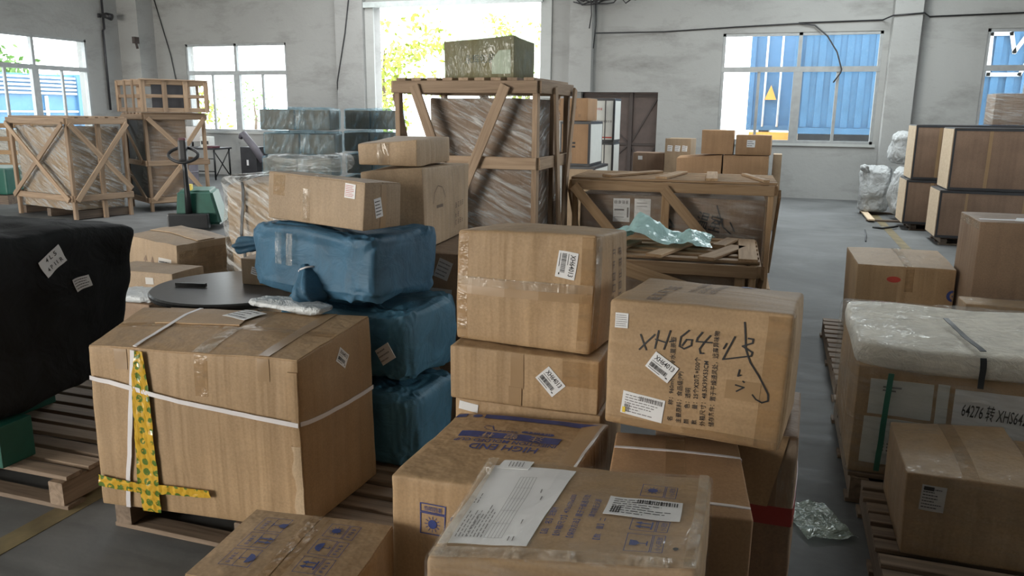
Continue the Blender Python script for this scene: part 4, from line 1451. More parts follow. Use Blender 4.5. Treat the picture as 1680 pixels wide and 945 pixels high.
b1 = sack('large blue woven sack with knotted ends under the wide labelled carton', (-1.80, 3.03, 0.862), -17, .80, .46, .32, 4, 'blue_woven',
          [((-.38, -.05, .19), (-.60, -.12, .15), .02, .06), ((.02, -.215, .15), (.10, -.245, 0.0), .03, .08)], e=.2, amp=.05, fold=.03, ffreq=(8, 9, 13), nu=160, nv=80)
b2 = sack('dark blue woven sack in the middle of the sack pile', (-1.68, 3.04, 0.508), -6, .72, .46, .35, 6, 'blue_woven_dark',
          [], e=.24, amp=.06, fold=.034, ffreq=(12, 12, 7), nu=150, nv=76)
b3 = sack('lowest blue woven sack of the pile resting on the pallet', (-1.66, 3.03, 0.150), -4, .68, .46, .355, 9, 'blue_woven_dark',
          [], e=.24, amp=.06, fold=.034, ffreq=(12, 12, 7), nu=150, nv=76)
for parent, (x, y, z), (w, h), a, tl in ((b2, (.12, -.245, .22), (.045, .09), -14, 'parcel_tag'), (b2, (.25, -.25, .17), (.075, .07), -35, 'parcel_tag')):
    o = pydata(tl, [(-w / 2, 0, -h / 2), (w / 2, 0, -h / 2), (w / 2, -.004, h / 2), (-w / 2, -.004, h / 2), (-w / 2, .003, -h / 2), (w / 2, .003, -h / 2), (w / 2, 0, h / 2), (-w / 2, 0, h / 2)],
               [(0, 1, 2, 3), (5, 4, 7, 6), (0, 4, 5, 1), (1, 5, 6, 2), (2, 6, 7, 3), (3, 7, 4, 0)], 'paper_grey', parent, loc=(x, y, z), rot=(R(-6), R(a), 0))
    q = Ink()
    lines_label(3, 2, .7, .3)(q, w, h)
    pydata('print', [(p[0], -.006, p[1]) for p in q.v], q.f, 'ink_grey', o)
for v, gl in ((-.12, 1), (-.05, 1)):
    pts = [(v, -.232 - .003 * i, .28 - .045 * i) for i in range(4)]
    pydata('clear_tape', [(x + dx, y - .012, z) for (x, y, z) in pts for dx in (-.02, .02)], [(2 * i, 2 * i + 2, 2 * i + 3, 2 * i + 1) for i in range(3)], 'clear_tape_gloss', b1)
v_, f_ = blob_mesh(.38, .13, .045, 8, .35, .02, 8, .015, (14, 14, 14), 48, 18)
loose('poly_mailer', 'silvery poly mailer squeezed under the large blue sack', 'mailer', v_, f_, 'poly_mailer', (-1.87, 2.725, .838), -6)

# wide carton on the sack, with clear bag on it
I_OFF = dict(fl1=(.002, .006, .015), fr1=(.006, .005, .001), br1=(.005, 0, -.013), fl0=(-.003, -.005, 0), fr0=(-.006, -.005, 0), br0=(-.005, -.001, 0))
Ic = Carton('cardboard_carton', 'wide carton with clear tape lying on the large blue sack', .62, .20, .186, (-1.777, 2.932, 1.186), -19.6, 'card_grey', I_OFF, 69, .003, .003, n=12, flaps='x')
Ic.sticker('f', .538, .15, .062, .056, -2, lines_label(7, 5, .8, .35), mat='paper', ink='ink_red')
Ic.tape('f', .245, .29, .002, .137, 'clear_tape_gloss')
Ic.tape('f', .04, .12, .10, .18, 'clear_tape')
Ic.sticker('r', .073, .088, .037, .08, 12, lines_label(5, 5, .8, .3))
Ic.tape('r', .085, .115, .002, .18, 'tape_brown')
Ic.tape('t', .30, .36, .003, .197, 'clear_tape_gloss')
v_, f_ = blob_mesh(.42, .26, .085, 12, .6, .03, 6, .03, (12, 12, 12), 48, 18)
loose('clear_plastic_bag', 'crumpled clear plastic bag lying on the wide labelled carton', 'bag', v_, f_, 'film', (-1.98, 3.08, 1.384), -12)

# carton pile behind the sacks
J1 = Carton('cardboard_carton', 'lowest dark carton of the pile right of the blue sacks', .56, .62, .56, (-1.60, 3.66, 0.0), 1, 'card_dark', None, 72, .005, .005)
J1.sticker('f', .29, .39, .24, .23, 28, lines_label(5, 3, .7, .12), mat='paper_grey', ink='ink_grey')
J1.sticker('f', .30, .505, .09, .07, -10, lines_label(4, 3, .8, .3), mat='paper_grey', ink='ink_grey')
J2 = Carton('cardboard_carton', 'middle dark carton with a paper sheet right of the blue sacks', .56, .62, .425, (-1.59, 3.66, 0.572), 0, 'card_dark', None, 75, .005, .005)
J2.sticker('f', .36, .16, .20, .20, -2, lines_label(5, 3, .7, .12), mat='paper_grey', ink='ink_grey')
J2.sticker('f', .42, .35, .07, .09, -20, lines_label(4, 3, .8, .3), mat='paper_grey', ink='ink_grey')
Jc = Carton('cardboard_carton', 'tall carton with a hand hole and arched print behind the wide labelled carton', .32, .711, .370, (-1.734, 3.70, 1.008), 5.1, 'card_light', dict(fr1=(-.013, 0, .014), br1=(.001, 0, -.003), fl1=(0, -.003, -.013)), 78, .006, .006, n=12)
Jc.ink('r', lambda k: (k.rect(.17, .175, .26, .19), k.line([(.13, .2), (.15, .25), (.20, .28), (.26, .27), (.30, .22)], .004), glyphs(k, .44, .15, .028, 4, 2, 7, 1.5), glyphs(k, .44, .10, .028, 2, 2, 8, 1.5), glyphs(k, .44, .06, .028, 4, 2, 9, 1.5), k.line([(.42, .34), (.42, .05)], .003), k.line([(.52, .35), (.52, .28)], .003)), 'ink_brown')
Kc = Carton('cardboard_carton', 'small pale carton on top of the tall hand-hole carton', .30, .46, .125, (-1.775, 3.64, 1.396), 4, 'card_light', dict(fl1=(0, 0, -.03)), 81, .006, .008, n=10)
Kc.tape('f', .1, .16, .002, .12, 'clear_tape_gloss')

# ------------------------------------------------------------------ timber crates
def crate(name, label, w, d, h, loc, yaw, faces, post=(.07, .045), rail=(.085, .03), mids=(), zrails=(), top=None, cross=(), mat='wood', bottom=True, group=None, zb=0.10, brace_w=.08):
    """open timber crate. faces: {'f','b','l','r'} -> list of braces ((u0, z0), (u1, z1)) in 0..1 of that face"""
    t = thing(name, label, 'crate', loc, yaw, group)
    pw, pt = post
    for sx in (-1, 1):
        for sy in (-1, 1):
            board(t, 'post', (sx * (w / 2 - pt / 2), sy * (d / 2 - pw / 2), 0), (sx * (w / 2 - pt / 2), sy * (d / 2 - pw / 2), h), pw, pt, (1, 0, 0), mat)
    rw, rtk = rail

    def on(face, u, z, out):
        return {'f': (-w / 2 + u * w, -d / 2 - out, z), 'b': (-w / 2 + u * w, d / 2 + out, z), 'l': (-w / 2 - out, -d / 2 + u * d, z), 'r': (w / 2 + out, -d / 2 + u * d, z)}[face]
    nrm = {'f': (0, -1, 0), 'b': (0, 1, 0), 'l': (-1, 0, 0), 'r': (1, 0, 0)}
    for fc in 'fblr':
        zs = [h - rw / 2] + ([zb + rw / 2] if bottom else []) + list(zrails)
        for z in zs:
            board(t, 'rail', on(fc, 0, z, rtk / 2), on(fc, 1, z, rtk / 2), rw, rtk, nrm[fc], mat)
        for i, (a, b) in enumerate(faces.get(fc, ())):
            o = rtk * 1.5 + 0.002 + i * 0.012
            board(t, 'brace', on(fc, a[0], a[1], o), on(fc, b[0], b[1], o), brace_w, .022, nrm[fc], mat)
        for u in dict(mids).get(fc, ()):
            board(t, 'post', on(fc, u, 0.0, -pt / 2), on(fc, u, h, -pt / 2), pw, pt * .9, nrm[fc], mat)
    if top:
        n, sw, along = top
        for i in range(n):
            q = (i + .5) / n - .5
            if along == 'x':
                board(t, 'slat', (-w / 2 - .02, q * d, h + .012), (w / 2 + .02, q * d, h + .012), sw, .022, (0, 0, 1), mat)
            else:
                board(t, 'slat', (q * w, -d / 2 - .02, h + .012), (q * w, d / 2 + .02, h + .012), sw, .022, (0, 0, 1), mat)
    for (x0, y0, x1, y1, sw, lift) in cross:
        board(t, 'cross_board', (x0 * w, y0 * d, h + .036 + lift), (x1 * w, y1 * d, h + .036 + lift), sw, .022, (0, 0, 1), mat)
    return t


def load(t, name, w, d, h, c, mat, seed, filmmat=None, yaw=0):
    k = thing('x', None, None, c, yaw)
    k.name = name
    k.parent = t
    C_ = Carton('x', '', w, d, h, (0, 0, 0), 0, mat, None, seed, .006, .006, n=10, body='load_core', root=k)
    if filmmat:
        C_.amp = .014
        C_.shell('stretch_film', filmmat, k, .012, 16)
    return C_


def load2(t, w, d, h, c, mat, seed, filmmat=None, yaw=0):
    """wrapped goods inside a crate: core and film as parts of the crate"""
    C_ = Carton.__new__(Carton)
    C_.w, C_.d, C_.h, C_.seed, C_.bulge, C_.amp, C_.freq, C_.r, C_.off, C_.topoff, C_.root = w, d, h, seed, .006, .006, 3.0, .012, {}, 0, t
    o = C_.shell('packed_goods', mat, t, 0, 12)
    o.location, o.rotation_euler = c, (0, 0, R(yaw))
    C_.body = o
    if filmmat:
        C_.amp, C_.bulge = .02, .012
        f = C_.shell('stretch_film', filmmat, t, .016, 20)
        f.location, f.rotation_euler = c, (0, 0, R(yaw))
        C_.amp = .006
    return C_


def goods_ink(C_, draw, mat, lift):
    k = Ink()
    draw(k)
    return k.put(C_, 'f', 'print', mat, C_.body, lift)


# tall crate in front of the gateway
tc = crate('tall_crate', 'tall timber crate holding a film-wrapped load in front of the gateway', 1.27, 1.05, 1.90, (-2.49, 6.74, 0), 0,
           {'f': [((.16, 1.86), (.66, .12)), ((.80, 1.86), (.20, .12))], 'b': [((.3, 1.86), (.75, .12)), ((.9, 1.86), (.3, .12))], 'r': [((.35, 1.86), (.62, .12)), ((.95, 1.86), (.45, .12))], 'l': [((.1, 1.8), (.8, .2))]},
           zrails=(1.24,), top=(9, .085, 'y'), mat='wood', brace_w=.085, rail=(.10, .03))
board(tc, 'post', (.61, .02, 0), (.61, .02, 1.9), .05, .04, (1, 0, 0), 'wood')
for z in (0.10,):
    for y in (-.45, 0, .45):
        board(tc, 'runner', (-.63, y, .05), (.63, y, .05), .1, .09, (0, 0, 1), 'wood_pallet')
tl = load2(tc, .92, .80, 1.64, (.10, 0.0, .12), 'card_load', 90, 'film_diag')
tg = Carton('cardboard_carton', 'greenish film-wrapped carton on top of the tall crate', .66, .40, .30, (-2.40, 6.58, 1.928), -8, 'card_grey', dict(fr1=(0, 0, .03)), 93, .005, .006, n=10)
tg.ink('f', lambda k: k.text('永辉包装', .2, .12, .075, 0, .29), 'ink_black')
tg.patch('f', .45, .62, .03, .20, .002, .001, 'label', 'paper', None, 5, 5, fn=lambda s, t: (.46 + .17 * s, .03 + .17 * t if s > .3 else .03 + (.10 + .2 * s) * t))
tg.shell('stretch_film', 'film_green', tg.root, .008, 12)

# the two low crates
lc = crate('low_crate', 'long low timber crate with loose boards on its slatted top', 1.72, .95, 1.07, (-.88, 7.40, 0), 3,
           {'f': [((.01, 1.02), (.27, .52)), ((.47, 1.02), (.77, .45))], 'r': [((.05, 1.0), (.9, .2))], 'l': [((.1, 1.0), (.9, .2))]}, mids=(('f', (.48,)),), top=(6, .09, 'x'), mat='wood_orange',
           cross=((-.33, -.42, -.10, .34, .10, .0), (-.05, -.46, .03, .34, .10, 0), (.20, -.50, .19, .40, .10, 0), (.46, -.50, .36, .30, .05, 0)), brace_w=.085)
ll = load2(lc, 1.60, .80, .86, (0, 0, .08), 'card_load', 96, 'film_light')
goods_ink(ll, lambda k: (k.rect(.30, .62, .45, .83), k.rect(.49, .62, .63, .83)), 'paper', .004)
goods_ink(ll, lambda k: (glyphs(k, .31, .78, .03, 4, 0, 13), k.rect(.31, .72, .40, .735), k.rect(.425, .66, .44, .75), k.rect(.31, .66, .40, .665), k.rect(.51, .79, .6, .795), k.rect(.51, .76, .6, .765)), 'ink_grey', .006)
goods_ink(ll, lambda k: (k.text('温室', 1.02, .62, .16, -12, .22), k.line([(1.2, .8), (1.26, .62), (1.33, .56)], .012), k.line([(1.32, .66), (1.36, .58)], .012), k.line([(.72, .58), (.84, .60), (.8, .66)], .02)), 'ink_black', .006)
lc2 = crate('low_crate', 'lower front timber crate carrying the cyan plastic sheet', 1.52, 1.12, .62, (-.86, 6.16, 0), 3,
            {'f': [((.4, .56), (.9, .35))], 'r': [((.1, .55), (.9, .1))]}, top=(6, .09, 'x'), mat='wood_orange', mids=(('f', (.93,)),),
            cross=((.03, -.5, .17, .12, .12, 0), (.27, -.5, .42, .04, .12, 0), (.32, -.05, .39, .3, .10, .012), (-.2, -.5, -.1, .05, .10, 0), (.46, -.5, .46, .35, .13, 0)), brace_w=.10)
load2(lc2, 1.42, .98, .50, (0, 0, .08), 'card_dark', 99, 'film_light')
# cyan sheet
vs, fs = [], []
n = 30
for j in range(n + 1):
    for i in range(n + 1):
        x, y = i / n - .5, j / n - .5
        z = .03 + .26 * max(0, noise.noise(Vector((x * 3.2, y * 3.2, 8.3)))) + .09 * abs(noise.noise(Vector((x * 8, y * 8, 2))))
        k = 1 + .35 * noise.noise(Vector((math.atan2(y, x) * 1.3, 0, 4)))
        z *= max(0.25, 1 - 1.5 * max(0, math.hypot(x, y) - .25))
        vs.append((x * .86 * k, y * .50 * k + .12 * x, z))
fs = [(j * (n + 1) + i, j * (n + 1) + i + 1, (j + 1) * (n + 1) + i + 1, (j + 1) * (n + 1) + i) for j in range(n) for i in range(n)]
loose('plastic_sheet', 'crumpled pale cyan plastic sheet on the lower front crate', 'plastic sheet', vs, fs, 'film_cyan', (-.84, 6.12, .672), 2)

# crates at the left
ca = crate('braced_crate', 'timber crate with X braces around a silvery wrapped machine at far left', .93, 1.61, 1.50, (-10.51, 9.65, 0), 77,
           {'f': [((.02, 1.42), (.98, .42)), ((.98, 1.42), (.02, .30))], 'l': [((.02, 1.42), (.98, .30)), ((.98, 1.42), (.02, .30))]}, mids=(('f', (.52,)),), mat='wood', zb=.28, top=(6, .10, 'y'), rail=(.09, .03), brace_w=.075)
load2(ca, .80, 1.40, 1.22, (0, 0, .14), 'card_grey', 102, 'film_diag')
board(ca, 'runner', (-.42, 0, .07), (.42, 0, .07), .1, .12, (0, 0, 1), 'wood_dark')
for y in (-.7, .7):
    board(ca, 'runner', (-.42, y, .07), (.42, y, .07), .1, .12, (0, 0, 1), 'wood_dark')
cb_ = crate('braced_crate', 'narrower timber crate with a middle rail carrying the small open crate', .98, 1.06, 1.56, (-9.83, 10.98, 0), 60.7,
            {'f': [((.04, 1.5), (.55, 1.0)), ((.96, 1.5), (.55, .95)), ((.55, .78), (.04, .2)), ((.5, .76), (.98, .14))], 'l': [((.98, 1.5), (.1, .8)), ((.02, .2), (.9, .72))]}, zrails=(.78,), mat='wood', zb=.14, top=(6, .10, 'x'), brace_w=.07)
load2(cb_, .62, .94, 1.36, (-.13, 0, .12), 'card_dark', 105, 'film_light')
pydata('black_sheet', boxv(-.462, -.452, -.48, .48, .16, 1.46), BOXF, 'black_plastic', cb_)
cs = thing('slatted_crate', 'small open slatted crate on top of the narrower braced crate', 'crate', (-9.83, 10.98, 1.586), 60.7)
W, D, Hh = 1.0, 1.2, .50
for sx in (-1, 1):
    for z in (.04, Hh - .03):
        board(cs, 'rail', (sx * W / 2, -D / 2, z), (sx * W / 2, D / 2, z), .07, .025, (1, 0, 0), 'wood')
        board(cs, 'rail', (-W / 2, sx * D / 2, z), (W / 2, sx * D / 2, z), .07, .025, (0, 1, 0), 'wood')
    board(cs, 'rail', (sx * W / 2, -D / 2, .26), (sx * W / 2, D / 2, .26), .05, .02, (1, 0, 0), 'wood')
    board(cs, 'rail', (-W / 2, sx * D / 2, .26), (W / 2, sx * D / 2, .26), .05, .02, (0, 1, 0), 'wood')
    for k in range(4):
        y = -D / 2 + D * k / 3
        board(cs, 'slat', (sx * (W / 2 + .02), y, .01), (sx * (W / 2 + .02), y, Hh), .075, .022, (1, 0, 0), 'wood')
        x = -W / 2 + W * k / 3
        board(cs, 'slat', (x, sx * (D / 2 + .02), .01), (x, sx * (D / 2 + .02), Hh), .075, .022, (0, 1, 0), 'wood')
for k in range(4):
    y = -D / 2 + D * k / 3
    board(cs, 'top_board', (-W / 2 - .03, y, Hh + .012), (W / 2 + .03, y, Hh + .012), .10, .02, (0, 0, 1), 'wood')
    board(cs, 'floor_board', (-W / 2 + .02, y * .85, .02), (W / 2 - .02, y * .85, .02), .10, .02, (0, 0, 1), 'wood')
pydata('inner_panel', boxv(-.1, .42, .18, .2, .05, .46), BOXF, 'steel_dark', cs)

# rack and green machine at the left edge
rk = crate('timber_rack', 'orange timber rack with wrapped goods at the left edge behind the crate', 1.1, .7, 1.32, (-14.85, 12.5, 0), 8, {}, zrails=(.75, 1.02), mids=(('f', (.5,)),), mat='wood_orange', zb=.45)
load2(rk, .9, .5, .7, (0, 0, .5), 'white_board', 108, 'film_diag')
for y in (-.3, .3):
    board(rk, 'shelf_board', (-.55, y, .47), (.55, y, .47), .2, .03, (0, 0, 1), 'wood_orange')
gm = thing('machine_base', 'green machine base on a dark pallet at the left edge', 'machine', (-12.95, 10.55, 0), 10)
box('housing', -.7, .28, -.4, .4, .16, .62, 'truck_green', gm, .03)
box('plate', -.75, .32, -.45, .45, .0, .15, 'wood_dark', gm)
tube('lever', [(-.1, -.3, .6), (-.08, -.34, .9)], .02, 'steel_black', gm)

# electric pallet truck
tk = thing('pallet_truck', 'green electric pallet truck with a black loop handle', 'pallet truck', (-7.80, 9.15, 0), 118)
v = [(-.26, -.42, .07), (.36, -.42, .07), (.36, .20, .07), (-.26, .20, .07), (-.22, -.30, .54), (.26, -.30, .56), (.26, .16, .56), (-.22, .16, .54)]
body = pydata('motor_cover', v, BOXF, 'truck_green', tk)
bm = bmesh.new(); bm.from_mesh(body.data)
bmesh.ops.bevel(bm, geom=bm.edges[:], offset=.035, segments=3, affect='EDGES')
bm.to_mesh(body.data); bm.free()
box('bumper', -.40, -.27, -.27, .27, .03, .24, 'steel_black', tk, .02)
tube('drawbar', [(-.30, 0, .18), (-.31, 0, .5), (-.33, 0, .82), (-.35, 0, 1.0)], [.05, .04, .032, .035], 'steel_black', tk, 12)
hp = [(-.36 + .06 * math.sin(R(a)), .17 * math.cos(R(a)) * (1 + .12 * math.cos(R(2 * a))), 1.04 + .10 * math.sin(R(a))) for a in range(0, 360, 12)]
tube('loop_handle', hp, .022, 'black_plastic', tk, 10, True)
hd = box('control_head', -.42, -.31, -.055, .055, .96, 1.24, 'black_plastic', tk, .03)
box('belly_button', -.40, -.33, -.05, .05, 1.18, 1.27, 'maroon', tk, .025)
box('brand_plate', -.16, -.04, -.02, .02, .54, .62, 'ink_yellow', tk)
for y in (-.2, .2):
    box('fork', .2, 1.35, y - .08, y + .08, .05, .11, 'steel_black', tk, .01)
    w_ = lathe('wheel', [(.02, -.03), (.045, -.03), (.045, .03), (.02, .03)], 'black_plastic', tk, 16)
    w_.rotation_euler, w_.location = (R(90), 0, 0), (1.2, y, .046)
w_ = lathe('wheel', [(.03, -.05), (.10, -.05), (.10, .05), (.03, .05)], 'black_plastic', tk, 20)
w_.rotation_euler, w_.location = (R(90), 0, 0), (-.05, 0, .10)

# work table with monitor by the middle window
dk = thing('work_table', 'metal work table with cross braces under the middle window', 'table', (-13.35, 15.9, 0), 4)
box('table_top', -.75, .75, -.35, .35, .71, .75, 'steel_dark', dk)
for x in (-.7, .7):
    for y in (-.3, .3):
        tube('leg', [(x, y, 0), (x, y, .71)], .022, 'steel_black', dk, 8)
tube('cross_brace', [(.7, -.3, .05), (.7, .3, .68)], .014, 'steel_black', dk, 6)
tube('cross_brace', [(.7, .3, .05), (.7, -.3, .68)], .014, 'steel_black', dk, 6)
for z in (.2, .5):
    tube('shelf_rail', [(-.7, -.3, z), (.7, -.3, z)], .014, 'steel_black', dk, 6)
mo = thing('computer_monitor', 'black monitor standing on the work table', 'monitor', (-13.40, 15.85, .751), 25)
box('screen', -.30, .30, -.03, .03, .12, .50, 'screen_black', mo, .01)
tube('stand', [(0, .02, .02), (0, .03, .2)], .025, 'black_plastic', mo, 8)
box('foot', -.12, .12, -.09, .09, 0, .015, 'black_plastic', mo)
pr = thing('label_printer', 'small white and black label printer beside the monitor', 'printer', (-12.92, 15.8, .751), 10)
box('case', -.12, .12, -.12, .12, 0, .26, 'white_board', pr, .02)
box('front_slot', -.09, .09, -.13, -.115, .08, .16, 'black_plastic', pr)
tag(box('tray', -.09, .09, -.13, .13, 0, .05, 'maroon', None, .01), 'reddish tray lying on the work table edge', 'tray')
bpy.data.objects['tray'].location = (-12.70, 15.72, .776)
ml = thing('cable_coil', 'heap of dark cables on the floor under the middle window', 'cables', (-12.40, 16.75, 0))
rnd = random.Random(8)
for k in range(4):
    tube('cable_loop', [(rnd.uniform(-.03, .03) + .16 * math.cos(a * .6), rnd.uniform(-.05, .05) + .14 * math.sin(a * .6), .03 + .02 * k + rnd.uniform(0, .02)) for a in range(11)], .015, 'black_plastic', ml, 6)
bc = thing('shredder_box', 'dark metal cabinet with a curved grey hose behind the blue bundles', 'cabinet', (-11.9, 16.2, 0), 0)
box('cabinet', -.22, .22, -.25, .25, 0, .78, 'steel_dark', bc, .01)
tube('hose', [(.38, -.2, .45), (.2, -.25, .75), (.0, -.28, 1.0), (-.08, -.25, 1.08), (-.2, -.2, 1.06), (-.24, -.18, .98)], [.09, .085, .08, .075, .06, .05], 'hose_grey', bc, 12)
box('door_sticker', -.05, 0, -.26, -.25, .35, .48, 'paper', bc)
bin_ = thing('floor_barrel', 'pale round drum on the floor behind the narrower braced crate', 'drum', (-12.6, 14.6, 0))
lathe('shell', [(.26, 0), (.28, .02), (.28, .25), (.29, .27), (.28, .29), (.28, .5), (.26, .52), (.05, .53)], 'hose_grey', bin_, 28)
lathe('lid', [(.27, .53), (.285, .54), (.27, .57), (.05, .58)], 'green_paint', bin_, 28)

# ------------------------------------------------------------------ blue film bundles
def bundle(label, loc, yaw, w, d, h, seed):
    t = thing('blue_film_bundle', label, 'bundle', loc, yaw, 'blue film-wrapped bundles in two stacks')
    for k in (-1, 1):
        Carton('x', '', w / 2 - .02, d - .02, h - .02, (0, 0, 0), 0, 'card_load', None, seed + k, .004, .004, n=5, body='carton_in_film', root=t)
        o = [c for c in t.children][-1]
        o.location = (k * w / 4, 0, 0.004)
    q = Carton.__new__(Carton)
    q.w, q.d, q.h, q.seed, q.bulge, q.amp, q.freq, q.r, q.off, q.topoff, q.root = w, d, h, seed, .01, .012, 5.0, .025, {}, 0, t
    q.shell('blue_film', 'film_blue', t, .006, 16)
    return t


ORD = ['lowest', 'second', 'third', 'fourth', 'fifth', 'topmost']
for k in range(6):
    bundle('blue film bundle, %s of the left blue stack' % ORD[k], (-5.50 + (-.03 if k % 2 else .02), 8.45 + .02 * (k % 2), .002 + .2825 * k), 20 + (k * 7 % 5) - 2, .84, .56, .254, 110 + k)
for k in range(6):
    bundle('blue film bundle, %s of the right blue stack' % ORD[k], (-5.06 + .02 * (k % 2), 9.45, .002 + .2825 * k), 12 + (k * 5 % 4) - 1, .68, .50, .254, 120 + k)

# ------------------------------------------------------------------ cartons with black edge bands
def edged(name, label, w, d, h, loc, yaw, front, side, seed, cat='carton', group=None, e=.035, tapes=(), deco=None):
    c = Carton(name, label, w, d, h, loc, yaw, front, None, seed, .002, .002, n=6, cat=cat, group=group)
    for f, L in (('f', w), ('l', d), ('r', d), ('b', w)):
        c.patch(f, 0, L, h - e, h, .001, .003, 'edge_band', 'edge_black', None, 4, 1)
        c.patch(f, 0, L, 0, e, .001, .003, 'edge_band', 'edge_black', None, 4, 1)
    for f in 'fr':
        L = w if f == 'f' else d
        c.patch(f, 0, e * .7, e, h - e, .001, .003, 'edge_band', 'edge_black', None, 1, 4)
        c.patch(f, L - e * .7, L, e, h - e, .001, .003, 'edge_band', 'edge_black', None, 1, 4)
    if side:
        c.patch('l', .01, d - .01, e * .4, h - e * .4, .002, .006, 'side_panel', side, None, 3, 4)
        c.patch('r', e, d - e, e, h - e, .001, .002, 'side_panel', side, None, 3, 4)
    for (f, u0, u1) in tapes:
        c.patch(f, u0, u1, e, h - e, .001, .001, 'tape', 'tape_brown', None, 1, 4)
    c.patch('t', 0, w, 0, d, .0, .003, 'lid_band', 'edge_black', None, 4, 4)
    return c


def low_pallet(label, x0, x1, y0, y1):
    return pallet(label, x0, x1, y0, y1, .10, 6, 'wood_dark')


low_pallet('dark low pallet under the far black-edged cartons', 1.95, 3.5, 12.86, 13.5)
low_pallet('dark low pallet under the near black-edged cartons', 2.12, 5.0, 11.52, 12.2)
g1 = edged('edged_carton', 'lower far black-edged carton with a pale wooden end', 1.75, .70, .645, (2.71, 13.16, .101), 0, 'card_cab', 'wood_pale', 131, tapes=(('f', .32, .36),))
g1.sticker('f', .47, .48, .06, .08, 0, None)
g2 = edged('edged_carton', 'upper far black-edged carton with a small white tag', 1.70, .70, .78, (2.73, 13.16, .752), 0, 'card_cab', 'wood_pale', 132, tapes=(('f', .30, .34),))
g2.sticker('f', .46, .50, .11, .11, 4, lines_label(3, 2, .7, .3))
g3 = edged('edged_carton', 'lower near black-edged carton with a pale wooden end', 3.0, .70, .62, (3.55, 11.82, .101), 0, 'card_cab', 'wood_pale', 133, tapes=(('f', .30, .33), ('f', .95, 1.08)))
g4 = edged('edged_carton', 'upper near black-edged carton with vertical tapes', 2.95, .70, .785, (3.60, 11.82, .727), 0, 'card_cab', 'wood_pale', 134, tapes=(('f', .40, .44), ('f', .95, 1.0), ('f', 1.12, 1.16)))
wp = Carton('cardboard_carton', 'film-wrapped carton on top of the far black-edged cartons', .9, .5, .43, (3.30, 13.16, 1.542), 0, 'card_load', None, 136, .004, .004, n=8)
wp.shell('stretch_film', 'film', wp.root, .01, 10)
e1 = dict(group='pale cartons by the brown door')
h1 = edged('edged_carton', 'lowest black-edged white-sided carton of the stack beside the tall crate', .46, .9, .93, (-2.58, 11.1, 0), 0, 'card_light', 'white_board', 141)
h2 = edged('edged_carton', 'middle black-edged white-sided carton of the stack beside the tall crate', .42, .8, .60, (-2.64, 11.05, .936), 0, 'card_red', 'white_board', 142)
h2.ink('f', lambda k: (k.rect(.14, .30, .22, .325), k.rect(.14, .25, .22, .275)), 'ink_black')
h3 = Carton('cardboard_carton', 'brown carton on top of the white-sided stack beside the tall crate', .46, .6, .30, (-2.72, 11.02, 1.545), 0, 'card_red', None, 143, .003, .003, n=6)
h3.ink('f', lambda k: (glyphs(k, .2, .16, .025, 4, 0, 10), [sym(k, s, .17 + .09 * i, .07, .05) for i, s in enumerate(('umbrella', 'glass', 'up'))]), 'ink_brown')
h4 = edged('edged_carton', 'lowest white carton of the stack next to the brown door', .40, .5, .62, (-2.62, 12.5, 0), 0, 'white_board', 'white_board', 144)
h5 = edged('edged_carton', 'middle white carton of the stack next to the brown door', .40, .5, .58, (-2.62, 12.5, .626), 0, 'white_board', 'white_board', 145)
h6 = edged('edged_carton', 'topmost white carton with red lettering next to the brown door', .40, .5, .66, (-2.62, 12.5, 1.213), 0, 'white_board', 'white_board', 146)
for q in (h4, h5, h6):
    q.patch('f', .25, .265, .03, q.h - .03, .002, .003, 'edge_band', 'edge_black', None, 1, 3)
h6.ink('f', lambda k: (glyphs(k, .10, .48, .035, 3, 0, 11), k.rect(.04, .06, .37, .08)), 'ink_red')
h6.ink('f', lambda k: (glyphs(k, .09, .3, .03, 8, 0, 12)), 'ink_grey')

# far brown cartons on the aisle side of the door
fb1 = Carton('cardboard_carton', 'far upper left brown carton behind the low crate', .45, .42, .34, (-.835, 12.1, 1.086), 1, 'card_red', None, 151, .006, .006, n=6)
fb2 = Carton('cardboard_carton', 'far upper right brown carton with a white label behind the low crate', .48, .42, .28, (-.33, 12.1, 1.086), -1, 'card_red', None, 152, .008, .008, n=6)
fb2.sticker('f', .21, .16, .11, .10, 0, lines_label(3, 2, .7, .3))
fb3 = Carton('cardboard_carton', 'far lower left brown carton behind the low crate', .64, .5, 1.075, (-1.08, 12.15, 0), 1, 'card_red', dict(fl1=(0, 0, -.06), bl1=(0, 0, -.04)), 153, .008, .008, n=6)
fb4 = Carton('cardboard_carton', 'far lower right brown carton behind the low crate', .62, .5, 1.075, (-.42, 12.15, 0), -1, 'card_red', None, 154, .008, .008, n=6)
fb5 = Carton('cardboard_carton', 'far carton with three white labels in front of the door side', .40, .4, 1.28, (-1.45, 12.75, 0), -6, 'card_grey', None, 155, .006, .006, n=6)
for x in (.08, .2, .31):
    fb5.sticker('f', x, 1.13, .08, .09, -4, lines_label(3, 3, .7, .3))
fb6 = Carton('cardboard_carton', 'far dark carton with a white edge low in front of the brown door', .44, .4, 1.0, (-2.02, 13.6, 0), 0, 'card_dark', None, 156, .004, .004, n=6)
fb6.tape('t', .01, .43, .01, .06, 'paper')
fb6.tape('f', .36, .43, .85, .99, 'white_board')
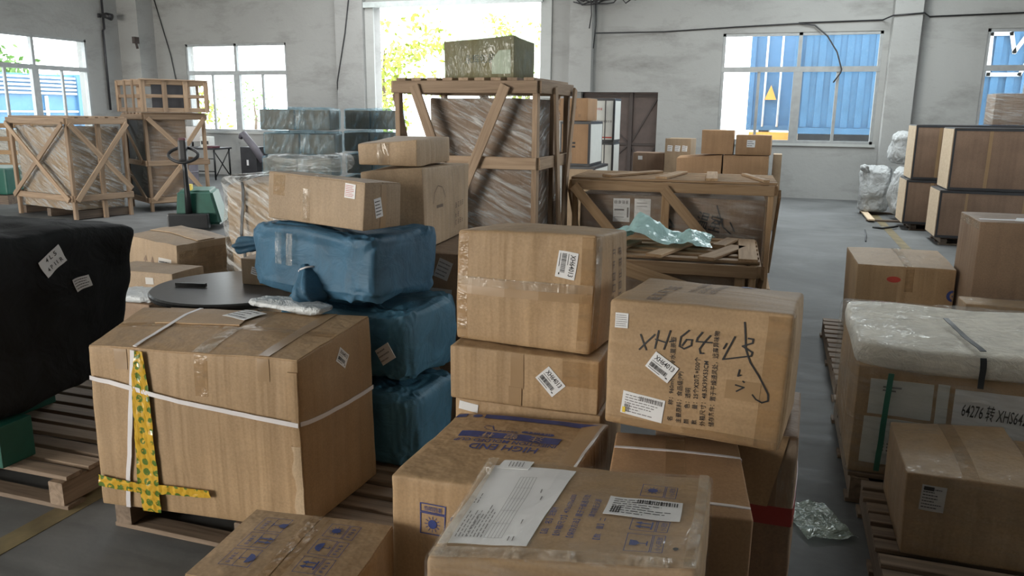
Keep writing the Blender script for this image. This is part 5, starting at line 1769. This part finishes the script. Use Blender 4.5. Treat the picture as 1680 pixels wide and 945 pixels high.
fb7 = Carton('cardboard_carton', 'far maroon-brown carton right of the brown door', .50, .4, 1.04, (-1.95, 12.97, 0), 0, 'card_cab', None, 157, .005, .005, n=6)
fb7.sticker('f', .12, .96, .07, .06, 0, None)
fb8 = Carton('cardboard_carton', 'narrow carton at the right end of the far brown cartons', .12, .3, 1.10, (.01, 12.2, 0), 0, 'card_grey', None, 158, .003, .003, n=6)

# white sacks at the end of the aisle
def white_sack(label, loc, yaw, w, d, h, seed, neck):
    t = thing('white_sack', label, 'sack', loc, yaw, 'white sacks by the right pillar')
    v, f = blob_mesh(w, d, h, seed, .5, .07, 4, .05, (14, 14, 5), 90, 48)
    pydata('sack_body', v, f, 'white_sack', t, smooth=True)
    if neck: ear(t, 'tied_end', neck[0], neck[1], .05, .08, 'white_sack', seed)
    return t


white_sack('lower left white sack on the low board by the right pillar', (1.62, 14.75, .06), 0, .52, .5, .78, 21, ((-.14, -.15, .66), (-.24, -.2, .78)))
white_sack('lower right white sack against the black-edged cartons', (2.02, 14.15, .06), 10, .50, .5, .80, 22, None)
white_sack('upper white sack lying on the other white sacks', (2.06, 14.6, .87), 0, .62, .55, .55, 23, None)
low_b = thing('loose_board', 'pale board on the floor under the white sacks', 'board', (1.80, 14.45, 0), 0)
board(low_b, 'plank', (-.3, -.9, .045), (-.3, .55, .045), .1, .022, (0, 0, 1), 'wood_pale')
board(low_b, 'plank', (.3, -.9, .045), (.3, .55, .045), .1, .022, (0, 0, 1), 'wood_pale')
for y in (-.7, .4):
    board(low_b, 'bearer', (-.36, y, .017), (.36, y, .017), .08, .033, (0, 0, 1), 'wood_dark')
tag(tube('rubber_strip', [(1.46, 12.9, .012), (1.58, 12.8, .02), (1.72, 12.85, .035), (1.80, 13.0, .03)], .018, 'black_plastic'), 'short black rubber strip lying on the aisle floor', 'strip')
tag(tube('floor_stick', [(1.22, 11.4, .008), (1.28, 12.0, .010), (1.32, 12.6, .008)], .01, 'steel_dark'), 'thin dark stick lying on the aisle floor', 'stick')
